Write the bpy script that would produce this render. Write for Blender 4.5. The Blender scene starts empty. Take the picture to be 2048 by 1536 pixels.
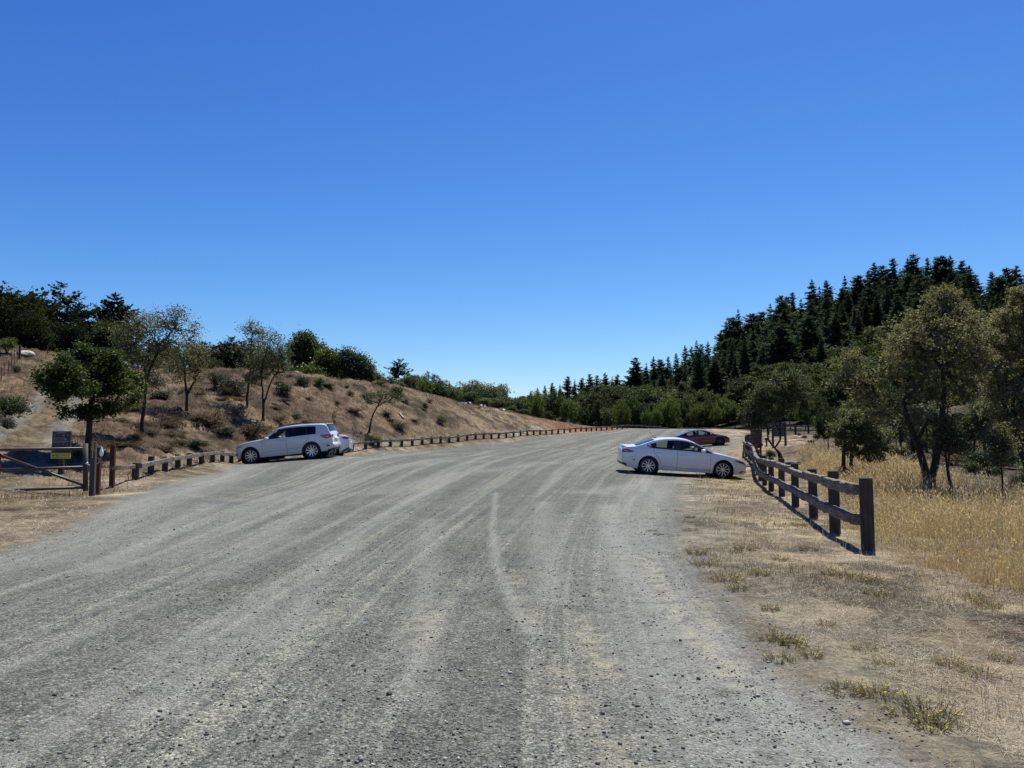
import bpy, math, random
import numpy as np
from mathutils import Vector, Matrix

rng = np.random.default_rng(7)
random.seed(7)
SC = bpy.context.scene
COL = SC.collection
F = 1539.0            # focal length in photo pixels (2048 wide)
EYE = 1.6
PITCH = math.atan((870 - 768) / F)
CP, SP = math.cos(PITCH), math.sin(PITCH)

# ------------------------------------------------------------------ helpers
def ray(u, v):
    cx, cy = (u - 1024) / F, (768 - v) / F
    y = CP - cy * SP
    z = SP + cy * CP
    return cx / y, z / y          # x and z gained per metre of depth

def at(u, v, Y):
    a, b = ray(u, v)
    return Vector((a * Y, Y, EYE + b * Y))

def vn(x, y, seed=0):
    """smooth value noise, 0..1"""
    x = np.asarray(x, float); y = np.asarray(y, float)
    xi = np.floor(x).astype(np.int64); yi = np.floor(y).astype(np.int64)
    fx = x - xi; fy = y - yi
    fx = fx * fx * (3 - 2 * fx); fy = fy * fy * (3 - 2 * fy)
    def h(a, b):
        n = (a * 374761393 + b * 668265263 + seed * 974711) & 0x7fffffff
        n = ((n ^ (n >> 13)) * 1274126177) & 0x7fffffff
        n = (n ^ (n >> 16)) & 0xffffff
        return n / float(0xffffff)
    a = h(xi, yi); b = h(xi + 1, yi); c = h(xi, yi + 1); d = h(xi + 1, yi + 1)
    return (a * (1 - fx) + b * fx) * (1 - fy) + (c * (1 - fx) + d * fx) * fy

def fbm(x, y, seed=0, octv=4):
    s = 0; a = .5; t = 0
    for i in range(octv):
        s = s + a * vn(x * 2 ** i, y * 2 ** i, seed + i * 17); t += a; a *= .5
    return s / t

def sst(x, a, b):
    t = np.clip((x - a) / (b - a), 0, 1)
    return t * t * (3 - 2 * t)

# ------------------------------------------------------------------ terrain
CT = []
def cz(u, Y, z):
    a = (u - 1024) / F
    CT.append((a * Y, Y, z))
def cv(u, Y, v):
    a, b = ray(u, v)
    CT.append((a * Y, Y, EYE + b * Y))
for Y in (1.2, 2.5, 5, 8.5):
    for u in (-1300, -300, 500, 1300, 2100, 3200): cz(u, Y, 0)
for u, Y, v in [(184, 18.4, 993), (20, 18.6, 991), (228, 22, 977), (260, 22.5, 967), (380, 29, 938), (480, 37.5, 926), (545, 38, 917), (590, 43, 914),
                (700, 50, 902), (800, 56, 893), (900, 64, 884), (1000, 73, 876), (1100, 84, 868), (1200, 97, 861),
                (1280, 108, 857), (1284, 29.6, 948), (1440, 29.3, 958), (510, 34.0, 928), (633, 34.3, 919), (660, 37.6, 912),
                (1434, 62.5, 892), (1480, 75, 873), (1400, 104, 858), (1460, 92, 862),
                (1487, 29.3, 961), (1482, 45, 917), (1482, 61, 893),
                (800, 72, 775), (700, 68, 765), (600, 65, 748), (480, 62, 742), (300, 60, 745), (200, 60, 745),
                (100, 72, 705), (0, 70, 690), (526, 46, 840), (374, 43, 817), (283, 31, 884), (738, 55, 868),
                (900, 78, 800), (1000, 88, 822), (1100, 98, 842), (1180, 105, 853),
                (100, 27, 882), (60, 33, 850), (100, 46, 792), (125, 55, 760), (0, 22, 948), (0, 40, 790),
                (1640, 46, 886), (1600, 85, 868), (1700, 58, 888), (1700, 30, 930), (1860, 21, 988), (1760, 16, 1040),
                (2048, 20, 1010), (1900, 45, 905), (2048, 40, 925), (1880, 33, 938)]:
    cv(u, Y, v)
for u, Y, z in [(1024, 12, .02), (200, 11, 0), (1736, 10.5, .03), (1627, 15, -.01), (1591, 17.7, -.03), (1563, 20.3, -.03),
                (1024, 30, .3), (480, 80, 6.6), (600, 82, 6.3), (700, 84, 5.8), (760, 86, 5.5), (830, 90, 5.2), (1024, 50, .75), (2048, 12, -.05), (2400, 20, -.6), (-300, 20, .9), (-300, 40, 5.5), (-300, 70, 12),
                (-900, 20, 2), (-900, 50, 9), (0, 110, 13), (400, 100, 8.5), (700, 100, 7), (900, 115, 6), (1000, 125, 5),
                (0, 250, 14), (500, 250, 8), (900, 250, 6), (2400, 40, 1), (2400, 70, 6),
                (1350, 135, 1.5), (1150, 130, 2), (1500, 120, 2.5), (1700, 110, 3), (1900, 100, 5), (2150, 90, 6),
                (1500, 160, 7), (1600, 200, 19), (1800, 150, 11), (1800, 240, 31), (2048, 150, 13), (2048, 240, 31),
                (1480, 240, 17), (1390, 260, 12), (1300, 300, 10), (1250, 350, 12), (1150, 450, 18), (1060, 520, 16),
                (1640, 240, 25), (2300, 240, 33), (1800, 500, 33), (1400, 500, 20), (1000, 900, 14), (500, 900, 8),
                (0, 900, 12), (1500, 900, 20), (2300, 900, 25)]:
    cz(u, Y, z)
CT = np.array(CT)
def _pq(x, y):
    return np.stack([np.clip(np.arctan2(x, y), -1.1, 1.1) * 1.6, np.log(np.clip(np.hypot(x, y), 1, 1100))], -1)
_P = _pq(CT[:, 0], CT[:, 1])
def _U(d2):
    return np.where(d2 > 1e-12, d2 * np.log(np.maximum(d2, 1e-12)), 0)
_n = len(_P)
_K = _U(((_P[:, None] - _P[None]) ** 2).sum(-1)) + np.eye(_n) * 2e-4
_A = np.zeros((_n + 3, _n + 3)); _A[:_n, :_n] = _K; _A[:_n, _n] = 1; _A[:_n, _n + 1:] = _P
_A[_n, :_n] = 1; _A[_n + 1:, :_n] = _P.T
_W = np.linalg.solve(_A, np.concatenate([CT[:, 2], np.zeros(3)]))
def gz0(x, y):
    x = np.atleast_1d(np.asarray(x, float)); y = np.atleast_1d(np.asarray(y, float))
    out = np.empty(x.size); xf = x.ravel(); yf = y.ravel()
    for i in range(0, x.size, 60000):
        q = _pq(xf[i:i + 60000], yf[i:i + 60000])
        d2 = ((q[:, None] - _P[None]) ** 2).sum(-1)
        out[i:i + 60000] = _U(d2) @ _W[:_n] + _W[_n] + q @ _W[_n + 1:]
    az = np.abs(np.arctan2(xf, yf))
    out *= 1 - sst(az, 1.2, 2.6)
    out *= sst(np.hypot(xf, yf), .8, 4)
    return out.reshape(x.shape)

def pdist(x, y, pts, closed=False):
    """distance to a polyline"""
    p = np.asarray(pts, float); best = np.full(x.shape, 1e9)
    n = len(p) if closed else len(p) - 1
    for i in range(n):
        a = p[i]; b = p[(i + 1) % len(p)]
        dx, dy = b - a; L = dx * dx + dy * dy + 1e-12
        t = np.clip(((x - a[0]) * dx + (y - a[1]) * dy) / L, 0, 1)
        best = np.minimum(best, np.hypot(x - a[0] - t * dx, y - a[1] - t * dy))
    return best
def inside(x, y, pts):
    p = np.asarray(pts, float); c = np.zeros(x.shape, bool); n = len(p)
    for i in range(n):
        x1, y1 = p[i]; x2, y2 = p[(i + 1) % n]
        m = ((y1 > y) != (y2 > y)) & (x < (x2 - x1) * (y - y1) / (y2 - y1 + 1e-15) + x1)
        c ^= m
    return c
def sdist(x, y, pts):
    return np.where(inside(x, y, pts), 1, -1) * pdist(x, y, pts, True)

_HY = np.geomspace(2.2, 900, 1400)
def hit(u, v, lo=2.2):
    """where the ray through a photo pixel meets the ground"""
    a, b = ray(u, v)
    z = gz0(a * _HY, _HY); d = EYE + b * _HY - z
    k = np.where((d < 0) & (_HY > lo))[0]
    if not len(k): return Vector((a * 900, 900, float(z[-1])))
    k = k[0]
    t = d[k - 1] / (d[k - 1] - d[k] + 1e-9) if k else 0
    Y = _HY[k - 1] + t * (_HY[k] - _HY[k - 1])
    return Vector((a * Y, Y, float(gz0(a * Y, Y)[0])))
def G(x, y):
    return Vector((x, y, float(gz0(x, y)[0])))
def GU(u, Y):
    return G((u - 1024) / F * Y, Y)

# fence lines and outlines on the ground (x, y)
LF = [((u - 1024) / F * Y, Y) for u, Y in [(231, 21.6), (260, 22.5), (316, 25.4), (380, 29.5), (480, 37.5), (590, 43.6), (700, 50), (800, 56),
      (900, 64), (1000, 73), (1100, 84), (1200, 97), (1280, 108), (1345, 114)]]
LOT = [(-60, -40), (-60, 6), (-22, 7.6), (-12, 8.6), (-7.0, 10.5), (-7.5, 12.8), (-8.6, 16.5), (-9.3, 18.6), (-10.5, 24), (-11.3, 29.5), (-12.2, 34), (-12.3, 37)]
LOT += [(x + .75, y - .25) for x, y in LF[5:]]
LOT += [(25, 112), (25.7, 103), (23.5, 88), (21.3, 75), (18.2, 63), (14.2, 52), (9.4, 38), (6.6, 31), (6.0, 27), (4.55, 20.5), (3.05, 13.7),
        (2.3, 9.5), (2.12, 7.1), (1.92, 5.4), (1.95, 4.3), (1.98, 3.6), (2.0, 1), (2.2, -40)]
TRAIL = [tuple(hit(u, v).xy) for u, v in [(-60, 975), (0, 950), (18, 918), (46, 884), (82, 848), (108, 818), (121, 797), (130, 770), (138, 742)]]
FIELD = [tuple(hit(u, v).xy) for u, v in [(1742, 1086), (1850, 1130), (1960, 1172), (2060, 1190), (2400, 1230), (2400, 1010), (2048, 992), (1960, 978),
         (1880, 955), (1800, 932), (1720, 912), (1650, 897), (1585, 893), (1600, 910), (1590, 930), (1610, 960), (1660, 1010), (1700, 1048)]]

def gz(x, y):
    x = np.atleast_1d(np.asarray(x, float)); y = np.atleast_1d(np.asarray(y, float))
    z = gz0(x, y)
    sd = sdist(x, y, LOT)
    rough = sst(-sd, 0.0, 2.0)
    far = np.clip(np.hypot(x, y) / 40, .25, 2.2)
    z = z + rough * ((fbm(x * .55, y * .55, 5) - .5) * .16 * far + (fbm(x * 2.6, y * 2.6, 9, 3) - .5) * .07 * np.minimum(far, 1.5) + sst(fbm(x * 1.3, y * 1.3, 19, 3), .48, .72) * .22 * sst(-x, 8, 12) * (y > 24))
    z = z + (1 - rough) * (fbm(x * .5, y * .25, 3, 3) - .5) * .035
    return z
def GG(x, y):
    return Vector((x, y, float(gz(x, y)[0])))

# ------------------------------------------------------------------ mesh helpers
def mk(name, V, FL, mats=(), mi=None, smooth=False, parent=None, attrs=None):
    me = bpy.data.meshes.new(name)
    V = np.ascontiguousarray(V, np.float32)
    me.vertices.add(len(V)); me.vertices.foreach_set('co', V.ravel())
    lo = []; st = []; n = 0
    for f in FL:
        f = np.asarray(f, np.int32)
        if not len(f): continue
        k = f.shape[1]
        st.append(n + np.arange(len(f), dtype=np.int32) * k); lo.append(f.ravel()); n += f.size
    lo = np.concatenate(lo); st = np.concatenate(st)
    me.loops.add(len(lo)); me.loops.foreach_set('vertex_index', lo)
    me.polygons.add(len(st)); me.polygons.foreach_set('loop_start', st)
    for m in mats: me.materials.append(m)
    if mi is not None: me.polygons.foreach_set('material_index', np.asarray(mi, np.int32))
    if attrs:
        for k, (ty, arr) in attrs.items():
            a = me.attributes.new(k, ty, 'POINT')
            a.data.foreach_set('color' if ty == 'FLOAT_COLOR' else ('vector' if ty == 'FLOAT_VECTOR' else 'value'), np.ascontiguousarray(arr, np.float32).ravel())
    me.update(calc_edges=True)
    if smooth: me.polygons.foreach_set('use_smooth', np.ones(len(st), bool))
    o = bpy.data.objects.new(name, me); COL.objects.link(o)
    if parent is not None: o.parent = parent
    return o

class MB:
    def __init__(s): s.V = []; s.Fc = []; s.m = []
    def add(s, V, Fc, m=0):
        b = len(s.V); s.V += [tuple(v) for v in V]
        for f in Fc: s.Fc.append(tuple(b + i for i in f)); s.m.append(m)
        return s
    def box(s, c, size, R=None, m=0):
        hx, hy, hz = size[0] / 2, size[1] / 2, size[2] / 2
        vs = [Vector((x * hx, y * hy, z * hz)) for z in (-1, 1) for y in (-1, 1) for x in (-1, 1)]
        if R is not None: vs = [R @ v for v in vs]
        c = Vector(c)
        return s.add([v + c for v in vs], [(0, 2, 3, 1), (4, 5, 7, 6), (0, 1, 5, 4), (2, 6, 7, 3), (0, 4, 6, 2), (1, 3, 7, 5)], m)
    def cbox(s, c, size, b=.01, R=None, m=0):
        """box with chamfered vertical and top edges"""
        x, y, z = size[0] / 2, size[1] / 2, size[2] / 2
        pr = [(-x + b, -y), (x - b, -y), (x, -y + b), (x, y - b), (x - b, y), (-x + b, y), (-x, y - b), (-x, -y + b)]
        sx, sy = (x - b) / x, (y - b) / y
        rings = [[(px, py, -z) for px, py in pr], [(px, py, z - b) for px, py in pr], [(px * sx, py * sy, z) for px, py in pr]]
        vs = [Vector(p) for r in rings for p in r]
        if R is not None: vs = [R @ v for v in vs]
        c = Vector(c); fs = []
        for k in range(2):
            for i in range(8):
                j = (i + 1) % 8
                fs.append((k * 8 + i, k * 8 + j, k * 8 + 8 + j, k * 8 + 8 + i))
        fs.append(tuple(range(7, -1, -1))); fs.append(tuple(range(16, 24)))
        return s.add([v + c for v in vs], fs, m)
    def tube(s, path, rad, n=8, m=0, caps=True):
        P = [Vector(p) for p in path]
        if not hasattr(rad, '__len__'): rad = [rad] * len(P)
        vs = []; fs = []
        up = None
        for i, p in enumerate(P):
            d = (P[min(i + 1, len(P) - 1)] - P[max(i - 1, 0)]).normalized()
            if up is None:
                up = Vector((0, 0, 1)) if abs(d.z) < .9 else Vector((1, 0, 0))
            a = d.cross(up).normalized(); b = a.cross(d).normalized(); up = b
            for k in range(n):
                t = 2 * math.pi * k / n
                vs.append(p + (a * math.cos(t) + b * math.sin(t)) * rad[i])
        for i in range(len(P) - 1):
            for k in range(n):
                j = (k + 1) % n
                fs.append((i * n + k, i * n + j, (i + 1) * n + j, (i + 1) * n + k))
        if caps:
            fs.append(tuple(range(n - 1, -1, -1))); fs.append(tuple(range((len(P) - 1) * n, len(P) * n)))
        return s.add(vs, fs, m)
    def lathe(s, prof, n=24, m=0, axis='y', c=(0, 0, 0)):
        """prof: (radius, offset along axis)"""
        vs = []; fs = []; c = Vector(c)
        for r, h in prof:
            for k in range(n):
                t = 2 * math.pi * k / n
                a, b = r * math.cos(t), r * math.sin(t)
                vs.append(c + (Vector((a, h, b)) if axis == 'y' else Vector((a, b, h))))
        for i in range(len(prof) - 1):
            for k in range(n):
                j = (k + 1) % n
                fs.append((i * n + k, (i + 1) * n + k, (i + 1) * n + j, i * n + j))
        return s.add(vs, fs, m)
    def poly(s, pts, m=0):
        return s.add(pts, [tuple(range(len(pts)))], m)
    def build(s, name, mats, parent=None, smooth=False):
        me = bpy.data.meshes.new(name)
        me.from_pydata(s.V, [], s.Fc)
        if not isinstance(mats, (list, tuple)): mats = [mats]
        for m in mats: me.materials.append(m)
        me.polygons.foreach_set('material_index', np.array(s.m, np.int32))
        if smooth: me.polygons.foreach_set('use_smooth', np.ones(len(s.m), bool))
        me.update()
        o = bpy.data.objects.new(name, me); COL.objects.link(o)
        if parent is not None: o.parent = parent
        return o

def tag(o, label, cat, group=None, kind=None):
    o['label'] = label
    o['category'] = cat
    if group: o['group'] = group
    if kind: o['kind'] = kind
    return o
def thing(name, label, cat, loc=(0, 0, 0), rz=0, group=None):
    o = bpy.data.objects.new(name, None); COL.objects.link(o)
    o.empty_display_size = .2
    o.location = loc; o.rotation_euler = (0, 0, rz)
    return tag(o, label, cat, group)
def dup(root, loc, rz=0, scale=None, label=None, group=None, cat=None, name=None):
    def cp(o, par):
        c = o.copy(); COL.objects.link(c); c.parent = par
        if name and par is None: c.name = name
        for ch in o.children: cp(ch, c)
        return c
    r = cp(root, None)
    r.location = loc; r.rotation_euler = (0, 0, rz)
    if scale is not None: r.scale = scale
    if label: r['label'] = label
    if group: r['group'] = group
    elif 'group' in r: del r['group']
    if cat: r['category'] = cat
    return r

# ------------------------------------------------------------------ materials
def mat(name):
    m = bpy.data.materials.new(name); m.use_nodes = True
    nt = m.node_tree; b = nt.nodes['Principled BSDF']
    return m, nt, b
def nd(nt, t, **kw):
    n = nt.nodes.new(t)
    for k, v in kw.items():
        if k.startswith('i_'):
            k2 = k[2:]
            n.inputs[int(k2) if k2.isdigit() else k2.replace('_', ' ')].default_value = v
        else: setattr(n, k, v)
    return n
def lk(nt, a, b): nt.links.new(a, b)
def ramp(nt, src, stops):
    r = nt.nodes.new('ShaderNodeValToRGB'); e = r.color_ramp.elements
    while len(e) < len(stops): e.new(.5)
    for el, (p, c) in zip(e, stops):
        el.position = p; el.color = (*c, 1) if len(c) == 3 else c
    lk(nt, src, r.inputs[0]); return r.outputs[0]
def mixc(nt, f, a, b, mode='MIX'):
    n = nt.nodes.new('ShaderNodeMix'); n.data_type = 'RGBA'; n.blend_type = mode; n.clamp_factor = True
    for s, i in ((f, 0), (a, 6), (b, 7)):
        if hasattr(s, 'is_output'): lk(nt, s, n.inputs[i])
        elif i == 0: n.inputs[0].default_value = s
        else: n.inputs[i].default_value = (*s, 1)
    return n.outputs[2]
def mth(nt, op, a, b=None, c=None):
    n = nt.nodes.new('ShaderNodeMath'); n.operation = op
    for i, s in enumerate((a, b, c)):
        if s is None: continue
        if hasattr(s, 'is_output'): lk(nt, s, n.inputs[i])
        else: n.inputs[i].default_value = s
    return n.outputs[0]
def pos(nt): return nt.nodes.new('ShaderNodeNewGeometry').outputs['Position']
def objc(nt): return nt.nodes.new('ShaderNodeTexCoord').outputs['Object']
def scl(nt, v, s):
    n = nt.nodes.new('ShaderNodeMapping'); n.inputs['Scale'].default_value = s
    lk(nt, v, n.inputs[0]); return n.outputs[0]
def noise(nt, v, scale, detail=4, rough=.55, out=0):
    n = nd(nt, 'ShaderNodeTexNoise', i_Scale=scale, i_Detail=detail, i_Roughness=rough)
    lk(nt, v, n.inputs['Vector']); return n.outputs[out]
def voro(nt, v, scale, out='Distance', feature='F1'):
    n = nd(nt, 'ShaderNodeTexVoronoi', i_Scale=scale); n.feature = feature
    lk(nt, v, n.inputs['Vector']); return n.outputs[out]
def bump(nt, h, strength, dist, b, prev=None):
    n = nd(nt, 'ShaderNodeBump', i_Strength=strength, i_Distance=dist)
    lk(nt, h, n.inputs['Height'])
    if prev is not None: lk(nt, prev, n.inputs['Normal'])
    if b is not None: lk(nt, n.outputs[0], b.inputs['Normal'])
    return n.outputs[0]

def plain(name, col, rough=.6, metal=0, coat=0, var=.12, scale=6, spec=None):
    m, nt, b = mat(name)
    f = noise(nt, objc(nt), scale, 5)
    c = ramp(nt, f, [(.25, tuple(x * (1 - var) for x in col)), (.75, tuple(min(1, x * (1 + var)) for x in col))])
    lk(nt, c, b.inputs['Base Color'])
    b.inputs['Roughness'].default_value = rough; b.inputs['Metallic'].default_value = metal
    b.inputs['Coat Weight'].default_value = coat; b.inputs['Coat Roughness'].default_value = .05
    if spec is not None: b.inputs['Specular IOR Level'].default_value = spec
    return m
def leafmat(name, dark, light, trans=.35, rough=.5, gloss=.3, tcol=None):
    """foliage: per-leaf colour, light passing through the leaf"""
    m = bpy.data.materials.new(name); m.use_nodes = True; nt = m.node_tree; nt.nodes.clear()
    g = nt.nodes.new('ShaderNodeNewGeometry'); oi = nt.nodes.new('ShaderNodeObjectInfo')
    n1 = noise(nt, objc(nt), 1.9, 4, .7)
    f = mth(nt, 'ADD', mth(nt, 'MULTIPLY', g.outputs['Random Per Island'], .45), mth(nt, 'MULTIPLY', mth(nt, 'SUBTRACT', n1, .2), .9))
    f = mth(nt, 'ADD', f, mth(nt, 'MULTIPLY', mth(nt, 'SUBTRACT', oi.outputs['Random'], .5), .35))
    c = ramp(nt, f, [(.15, dark), (.85, light)])
    p = nd(nt, 'ShaderNodeBsdfPrincipled', i_Roughness=rough); p.inputs['Specular IOR Level'].default_value = gloss
    lk(nt, c, p.inputs['Base Color'])
    t = nt.nodes.new('ShaderNodeBsdfTranslucent')
    lk(nt, mixc(nt, 1.0, c, tcol or (1.5, 1.6, .7), 'MULTIPLY'), t.inputs[0])
    mx = nt.nodes.new('ShaderNodeMixShader'); mx.inputs[0].default_value = trans
    lk(nt, p.outputs[0], mx.inputs[1]); lk(nt, t.outputs[0], mx.inputs[2])
    o = nt.nodes.new('ShaderNodeOutputMaterial'); lk(nt, mx.outputs[0], o.inputs[0])
    return m
def woodmat(name, dark, light, axis=2, rough=.85, bstr=.5):
    m, nt, b = mat(name)
    s = [14, 14, 14]; s[axis] = 1.2
    v = scl(nt, objc(nt), s)
    a = noise(nt, v, 2.2, 8, .7); n2 = noise(nt, objc(nt), 2.5, 3)
    f = mth(nt, 'ADD', mth(nt, 'MULTIPLY', a, .7), mth(nt, 'MULTIPLY', n2, .3))
    lk(nt, ramp(nt, f, [(.32, dark), (.5, tuple((p + q) / 2 for p, q in zip(dark, light))), (.68, light)]), b.inputs['Base Color'])
    b.inputs['Roughness'].default_value = rough; b.inputs['Specular IOR Level'].default_value = .12
    bump(nt, a, bstr, .02, b)
    return m

M = {}
M['bark'] = woodmat('bark', (.014, .012, .010), (.058, .048, .038), 2)
M['bark_grey'] = woodmat('bark_grey', (.05, .045, .04), (.17, .15, .13), 2)
M['oak'] = leafmat('oak_leaf', (.026, .032, .017), (.150, .155, .082), .38, .6, .25, (1.4, 1.45, .8))
M['oak_pale'] = leafmat('oak_pale_leaf', (.055, .064, .034), (.21, .21, .12), .4, .6, .25, (1.4, 1.3, .7))
M['maple'] = leafmat('maple_leaf', (.010, .018, .005), (.042, .064, .014), .36, .55, .2, (1.8, 1.9, .5))
M['bay'] = leafmat('bay_leaf', (.014, .025, .011), (.060, .082, .031), .3, .6, .2, (1.6, 1.7, .6))
M['lime'] = leafmat('lime_leaf', (.028, .046, .011), (.085, .118, .028), .38, .5, .3, (1.7, 1.8, .5))
M['belt'] = leafmat('hillside_leaf', (.017, .026, .012), (.078, .096, .044), .28, .7, .1, (1.5, 1.5, .7))
M['hillstraw'] = leafmat('hillside_straw', (.11, .08, .053), (.36, .28, .19), .3, .75, .1, (1.1, 1, .8))
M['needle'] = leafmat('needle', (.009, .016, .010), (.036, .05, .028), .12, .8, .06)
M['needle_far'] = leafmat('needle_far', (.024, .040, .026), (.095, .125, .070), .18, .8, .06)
M['cypress'] = leafmat('cypress_leaf', (.012, .018, .008), (.046, .053, .021), .18, .8, .06)
M['chaparral'] = leafmat('chaparral_leaf', (.028, .034, .018), (.085, .09, .05), .25, .55, .25, (1.3, 1.25, .7))
M['drybush'] = leafmat('dry_bush_leaf', (.085, .062, .040), (.20, .155, .105), .3, .7, .1, (1.2, 1, .7))
M['redbush'] = leafmat('red_leaf', (.12, .012, .012), (.38, .05, .05), .35, .5, .3, (1.5, .6, .6))
M['gold'] = leafmat('golden_grass', (.185, .152, .085), (.48, .40, .245), .42, .6, .25, (1.2, 1.0, .6))
M['goldhead'] = leafmat('grass_head', (.36, .27, .14), (.72, .60, .38), .4, .7, .1, (1.1, 1.0, .7))
M['straw'] = leafmat('straw', (.21, .17, .12), (.62, .55, .42), .3, .7, .15, (1.1, 1, .8))
M['brownstraw'] = leafmat('brown_straw', (.085, .058, .042), (.27, .19, .125), .3, .75, .1, (1.1, 1, .8))
M['weed'] = leafmat('weed_leaf', (.10, .09, .045), (.30, .24, .125), .35, .6, .2, (1.3, 1.3, .6))
M['flower'] = leafmat('yellow_petal', (.6, .42, .03), (.85, .66, .06), .3, .6, .2, (1.1, 1, .5))
M['post'] = woodmat('weathered_post', (.032, .026, .021), (.105, .088, .068), 2)
M['rail'] = woodmat('weathered_rail', (.050, .040, .030), (.30, .262, .215), 0, .85, 1.0)
M['redpost'] = woodmat('red_brown_post', (.055, .019, .014), (.115, .040, .027), 2, .7)
M['gatepaint'] = plain('brown_gate_paint', (.055, .032, .030), .45, 0, 0, .25, 9)
M['greypost'] = plain('grey_steel_post', (.055, .048, .045), .8, 0, 0, .3, 8)
M['yellow'] = plain('yellow_sign', (.62, .52, .04), .5, 0, 0, .06)
M['yellowpaint'] = plain('yellow_paint', (.62, .42, .03), .5, 0, 0, .1)
M['signdark'] = plain('dark_sign', (.018, .014, .018), .45, 0, 0, .2)
M['signlight'] = plain('pale_print', (.45, .43, .44), .5)
M['signgrey'] = plain('grey_print', (.10, .095, .10), .5)
M['blackprint'] = plain('black_print', (.02, .018, .01), .5)
M['steel'] = plain('bright_steel', (.7, .7, .7), .3, .9)
M['rust'] = plain('rusty_steel', (.11, .045, .03), .8, .2, 0, .3, 20)
M['white'] = plain('white_plastic', (.8, .8, .78), .35)
M['kiosk'] = woodmat('kiosk_board', (.045, .048, .055), (.11, .115, .125), 2)
M['rock'] = plain('pale_rock', (.42, .37, .26), .85, 0, 0, .15, 2)
M['log'] = woodmat('bleached_log', (.2, .17, .13), (.55, .5, .43), 0)
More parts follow.
